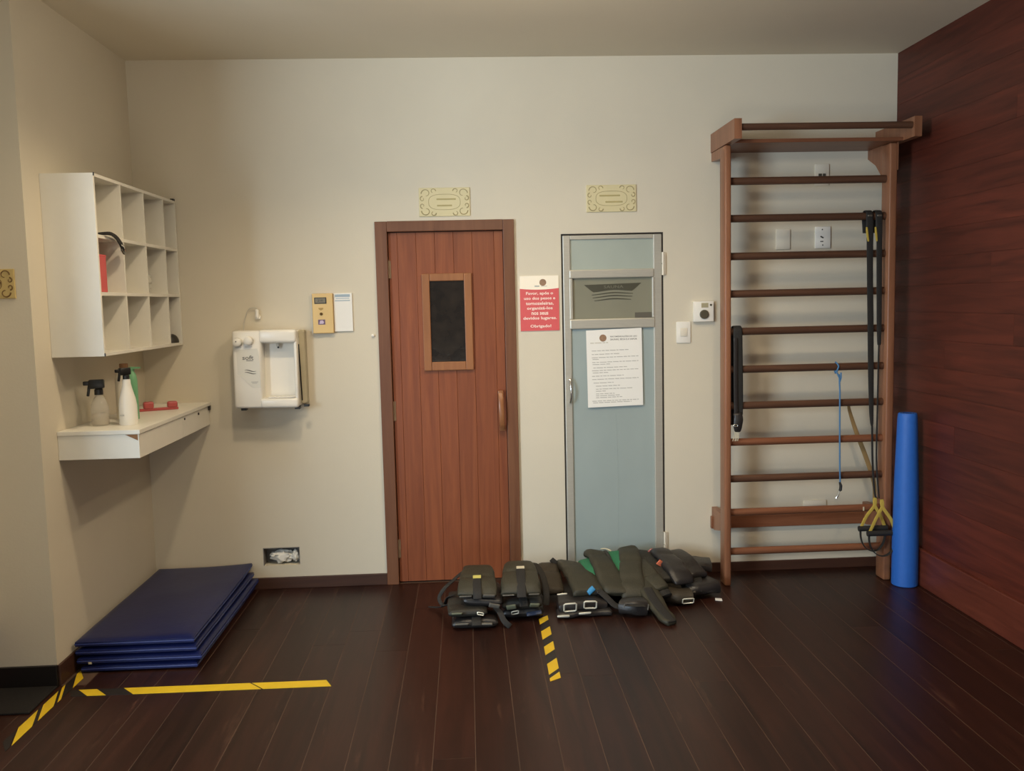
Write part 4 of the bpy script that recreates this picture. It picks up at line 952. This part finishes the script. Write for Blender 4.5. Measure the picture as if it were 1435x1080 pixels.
# brown bag behind, between the two heaps
weight('brown ankle weight between the two heaps against the wall', [(0.43, -0.10, 0.10), (0.43, -0.20, 0.12), (0.43, -0.34, 0.10), (0.43, -0.47, 0.06)], [0.10, 0.12, 0.13, 0.13], 0.06, M_brownbag, 2, wdir=X1)
# right heap: lower front layer with buckles
weight('flat brown black ankle weight with bright buckles, in front of the right heap', [(0.44, -0.60, 0.045), (0.52, -0.60, 0.055), (0.62, -0.59, 0.055), (0.70, -0.58, 0.045)], [0.16, 0.18, 0.18, 0.17], 0.055, M_cord3, 0,
       buckle=[((0.498, -0.705, 0.062), (1, 0, 0.04), (0, -0.35, 1), 0.064, 0.048, 0.0042), ((0.604, -0.70, 0.07), (1, 0, -0.03), (0, -0.35, 1), 0.064, 0.044, 0.0042), ((0.465, -0.625, 0.108), (1, 0, 0.06), (0, -0.9, 0.3), 0.045, 0.012, 0.0042)])
weight('flat black ankle weight with slim buckles on the floor under the right heap', [(0.43, -0.66, 0.018), (0.52, -0.66, 0.02), (0.62, -0.65, 0.02), (0.72, -0.64, 0.02)], [0.10, 0.1, 0.1, 0.1], 0.032, M_cord3, 0,
       buckle=[((0.46, -0.722, 0.022), (1, 0, 0), (0, -0.6, 0.5), 0.058, 0.010, 0.004), ((0.573, -0.717, 0.032), (1, 0, 0.05), (0, -0.6, 0.5), 0.058, 0.010, 0.004)])
# drape-over cuffs
weight('olive ankle weight with light blue band, at the left of the right heap', [(0.545, -0.14, 0.117), (0.555, -0.26, 0.146), (0.575, -0.4, 0.146), (0.6, -0.53, 0.120), (0.61, -0.6, 0.090)], [0.14, 0.15, 0.16, 0.17, 0.17], 0.05, M_cord2, 0, extra=[('blue_band', [(0.605, -0.6, 0.098), (0.64, -0.59, 0.125)], 0.03, 0.02, M_blueband), ('grey_flap', [(0.645, -0.6, 0.100), (0.7, -0.59, 0.085)], 0.05, 0.02, M_cord3), ('strap_end', [(0.49, -0.2, 0.136), (0.46, -0.19, 0.160), (0.45, -0.185, 0.169)], 0.03, 0.012, M_strap)], wdir=(1, -0.1, -0.12))
weight('green lined ankle weight curled over the left of the right heap', [(0.66, -0.12, 0.117), (0.65, -0.2, 0.156), (0.655, -0.31, 0.169), (0.665, -0.41, 0.153), (0.672, -0.46, 0.123)], [0.08, 0.09, 0.09, 0.08, 0.06], 0.03, M_green, 0, extra=[('black_rim', [(0.71, -0.12, 0.123), (0.7, -0.2, 0.166), (0.705, -0.31, 0.179), (0.712, -0.41, 0.163), (0.71, -0.47, 0.130)], 0.03, 0.034, M_cord)], wdir=(1, 0.1, 0.25))
weight('olive black ankle weight draped forward over the middle of the right heap', [(0.7, -0.1, 0.150), (0.705, -0.2, 0.193), (0.715, -0.33, 0.193), (0.735, -0.46, 0.153), (0.76, -0.57, 0.105), (0.765, -0.6, 0.080)], [0.10, 0.11, 0.12, 0.14, 0.15, 0.14], 0.05, M_cord2, 3, wdir=(1, -0.05, -0.15), extra=[('pale_piping', [(0.74, -0.16, 0.210), (0.77, -0.17, 0.214), (0.8, -0.18, 0.202)], 0.008, 0.006, M_pale)])
weight('green lined black ankle weight on the crest of the right heap', [(0.81, -0.1, 0.143), (0.812, -0.18, 0.186), (0.815, -0.28, 0.193), (0.82, -0.37, 0.173), (0.822, -0.42, 0.143)], [0.10, 0.11, 0.11, 0.09, 0.07], 0.03, M_green, 0, wdir=(1, 0, 0.1), extra=[('black_rim', [(0.77, -0.1, 0.150), (0.765, -0.18, 0.193), (0.768, -0.28, 0.196), (0.775, -0.38, 0.169)], 0.024, 0.03, M_cord)])
weight('long olive ankle weight hanging down the front of the right heap', [(0.9, -0.1, 0.163), (0.895, -0.19, 0.206), (0.885, -0.3, 0.202), (0.868, -0.43, 0.160), (0.855, -0.55, 0.113), (0.85, -0.62, 0.060)], [0.10, 0.11, 0.12, 0.13, 0.14, 0.13], 0.05, M_cord2, 4, wdir=(1, 0.03, 0.05))
weight('black rolled ankle weight on the floor at the foot of the right heap', [(0.77, -0.66, 0.045), (0.83, -0.69, 0.050), (0.9, -0.685, 0.045)], [0.09, 0.095, 0.09], 0.075, M_cord3, 0, strap=[([(0.79, -0.72, 0.070), (0.84, -0.742, 0.074), (0.88, -0.738, 0.070)], 0.05)], extra=[('shiny_edge', [(0.775, -0.712, 0.040), (0.785, -0.715, 0.075)], 0.012, 0.008, M_vinyl_hl), ('shiny_edge', [(0.9, -0.728, 0.040), (0.905, -0.728, 0.070)], 0.012, 0.008, M_vinyl_hl)])
weight('dark ankle weight lying across the top right of the right heap', [(0.93, -0.14, 0.169), (0.98, -0.22, 0.173), (1.03, -0.32, 0.153), (1.07, -0.42, 0.120), (1.075, -0.46, 0.100)], [0.09, 0.10, 0.10, 0.10, 0.09], 0.045, M_cord, 3, wdir=(1, 0.4, 0.1))
weight('olive ankle weight with cut end facing right in the right heap', [(0.93, -0.3, 0.166), (0.955, -0.42, 0.150), (0.985, -0.52, 0.120), (1.01, -0.58, 0.090)], [0.09, 0.1, 0.1, 0.09], 0.05, M_cord2, 2, wdir=(1, 0.3, 0.12), extra=[('dark_end', [(1.005, -0.585, 0.085), (1.02, -0.615, 0.065)], 0.085, 0.035, M_strap)])
weight('olive ankle weight with wide black fastening stretched toward the viewer', [(0.925, -0.46, 0.136), (0.935, -0.6, 0.095), (0.96, -0.72, 0.050), (0.985, -0.82, 0.020), (1, -0.86, 0.012)], [0.085, 0.10, 0.10, 0.085, 0.05], 0.03, M_cord2, 0, strap=[([(0.925, -0.6, 0.115), (0.95, -0.71, 0.072), (0.98, -0.81, 0.040), (0.998, -0.862, 0.022)], 0.05)], wdir=(1, 0.25, 0.0), up=(0, 0, 1))
weight('dark ankle weight with orange tab near the steel door hinge', [(1.06, -0.10, 0.10), (1.07, -0.2, 0.19), (1.09, -0.30, 0.195), (1.13, -0.42, 0.145), (1.15, -0.50, 0.10)], [0.09, 0.11, 0.12, 0.13, 0.12], 0.05, M_cord3, 2, wdir=(1, 0.2, -0.1), extra=[('orange_tab', [(1.035, -0.37, 0.165), (1.055, -0.375, 0.19)], 0.04, 0.012, M_orange), ('pink_tab', [(1.02, -0.2, 0.185), (1.045, -0.205, 0.205)], 0.045, 0.012, M_pink)])
weight('black ankle weight behind the orange tabbed one by the wall', [(1.17, -0.08, 0.08), (1.175, -0.16, 0.165), (1.20, -0.25, 0.165), (1.235, -0.33, 0.13), (1.26, -0.40, 0.10)], [0.10, 0.11, 0.12, 0.12, 0.11], 0.045, M_cord3, 0, wdir=(1, 0.5, 0))
weight('charcoal ankle weight lying flat beside the left post of the wall bars', [(1.24, -0.14, 0.10), (1.31, -0.16, 0.105), (1.385, -0.17, 0.095)], [0.18, 0.2, 0.19], 0.05, M_cord3, 0)
weight('charcoal ankle weight on the floor in front of the left post of the wall bars', [(1.17, -0.42, 0.045), (1.25, -0.41, 0.055), (1.34, -0.38, 0.05)], [0.17, 0.18, 0.17], 0.07, M_cord3, 0, strap=[([(1.225, -0.50, 0.05), (1.245, -0.42, 0.095), (1.25, -0.34, 0.09)], 0.045)], extra=[('shiny_edge', [(1.20, -0.505, 0.045), (1.203, -0.49, 0.075)], 0.02, 0.008, M_vinyl_hl)])
weight('flat dark ankle weight with a dull buckle low in the right heap', [(1.03, -0.50, 0.04), (1.10, -0.52, 0.045), (1.18, -0.52, 0.04)], [0.13, 0.14, 0.13], 0.06, M_brownbag, 0, buckle=[((1.145, -0.60, 0.035), (1, 0, 0.03), (0, -0.4, 1), 0.06, 0.03, 0.003)])
weight('flat black ankle weight at the back bottom of the right heap', [(0.56, -0.26, 0.035), (0.72, -0.26, 0.035), (0.88, -0.26, 0.035), (1.0, -0.26, 0.035)], [0.2, 0.22, 0.22, 0.2], 0.06, M_cord, 0)
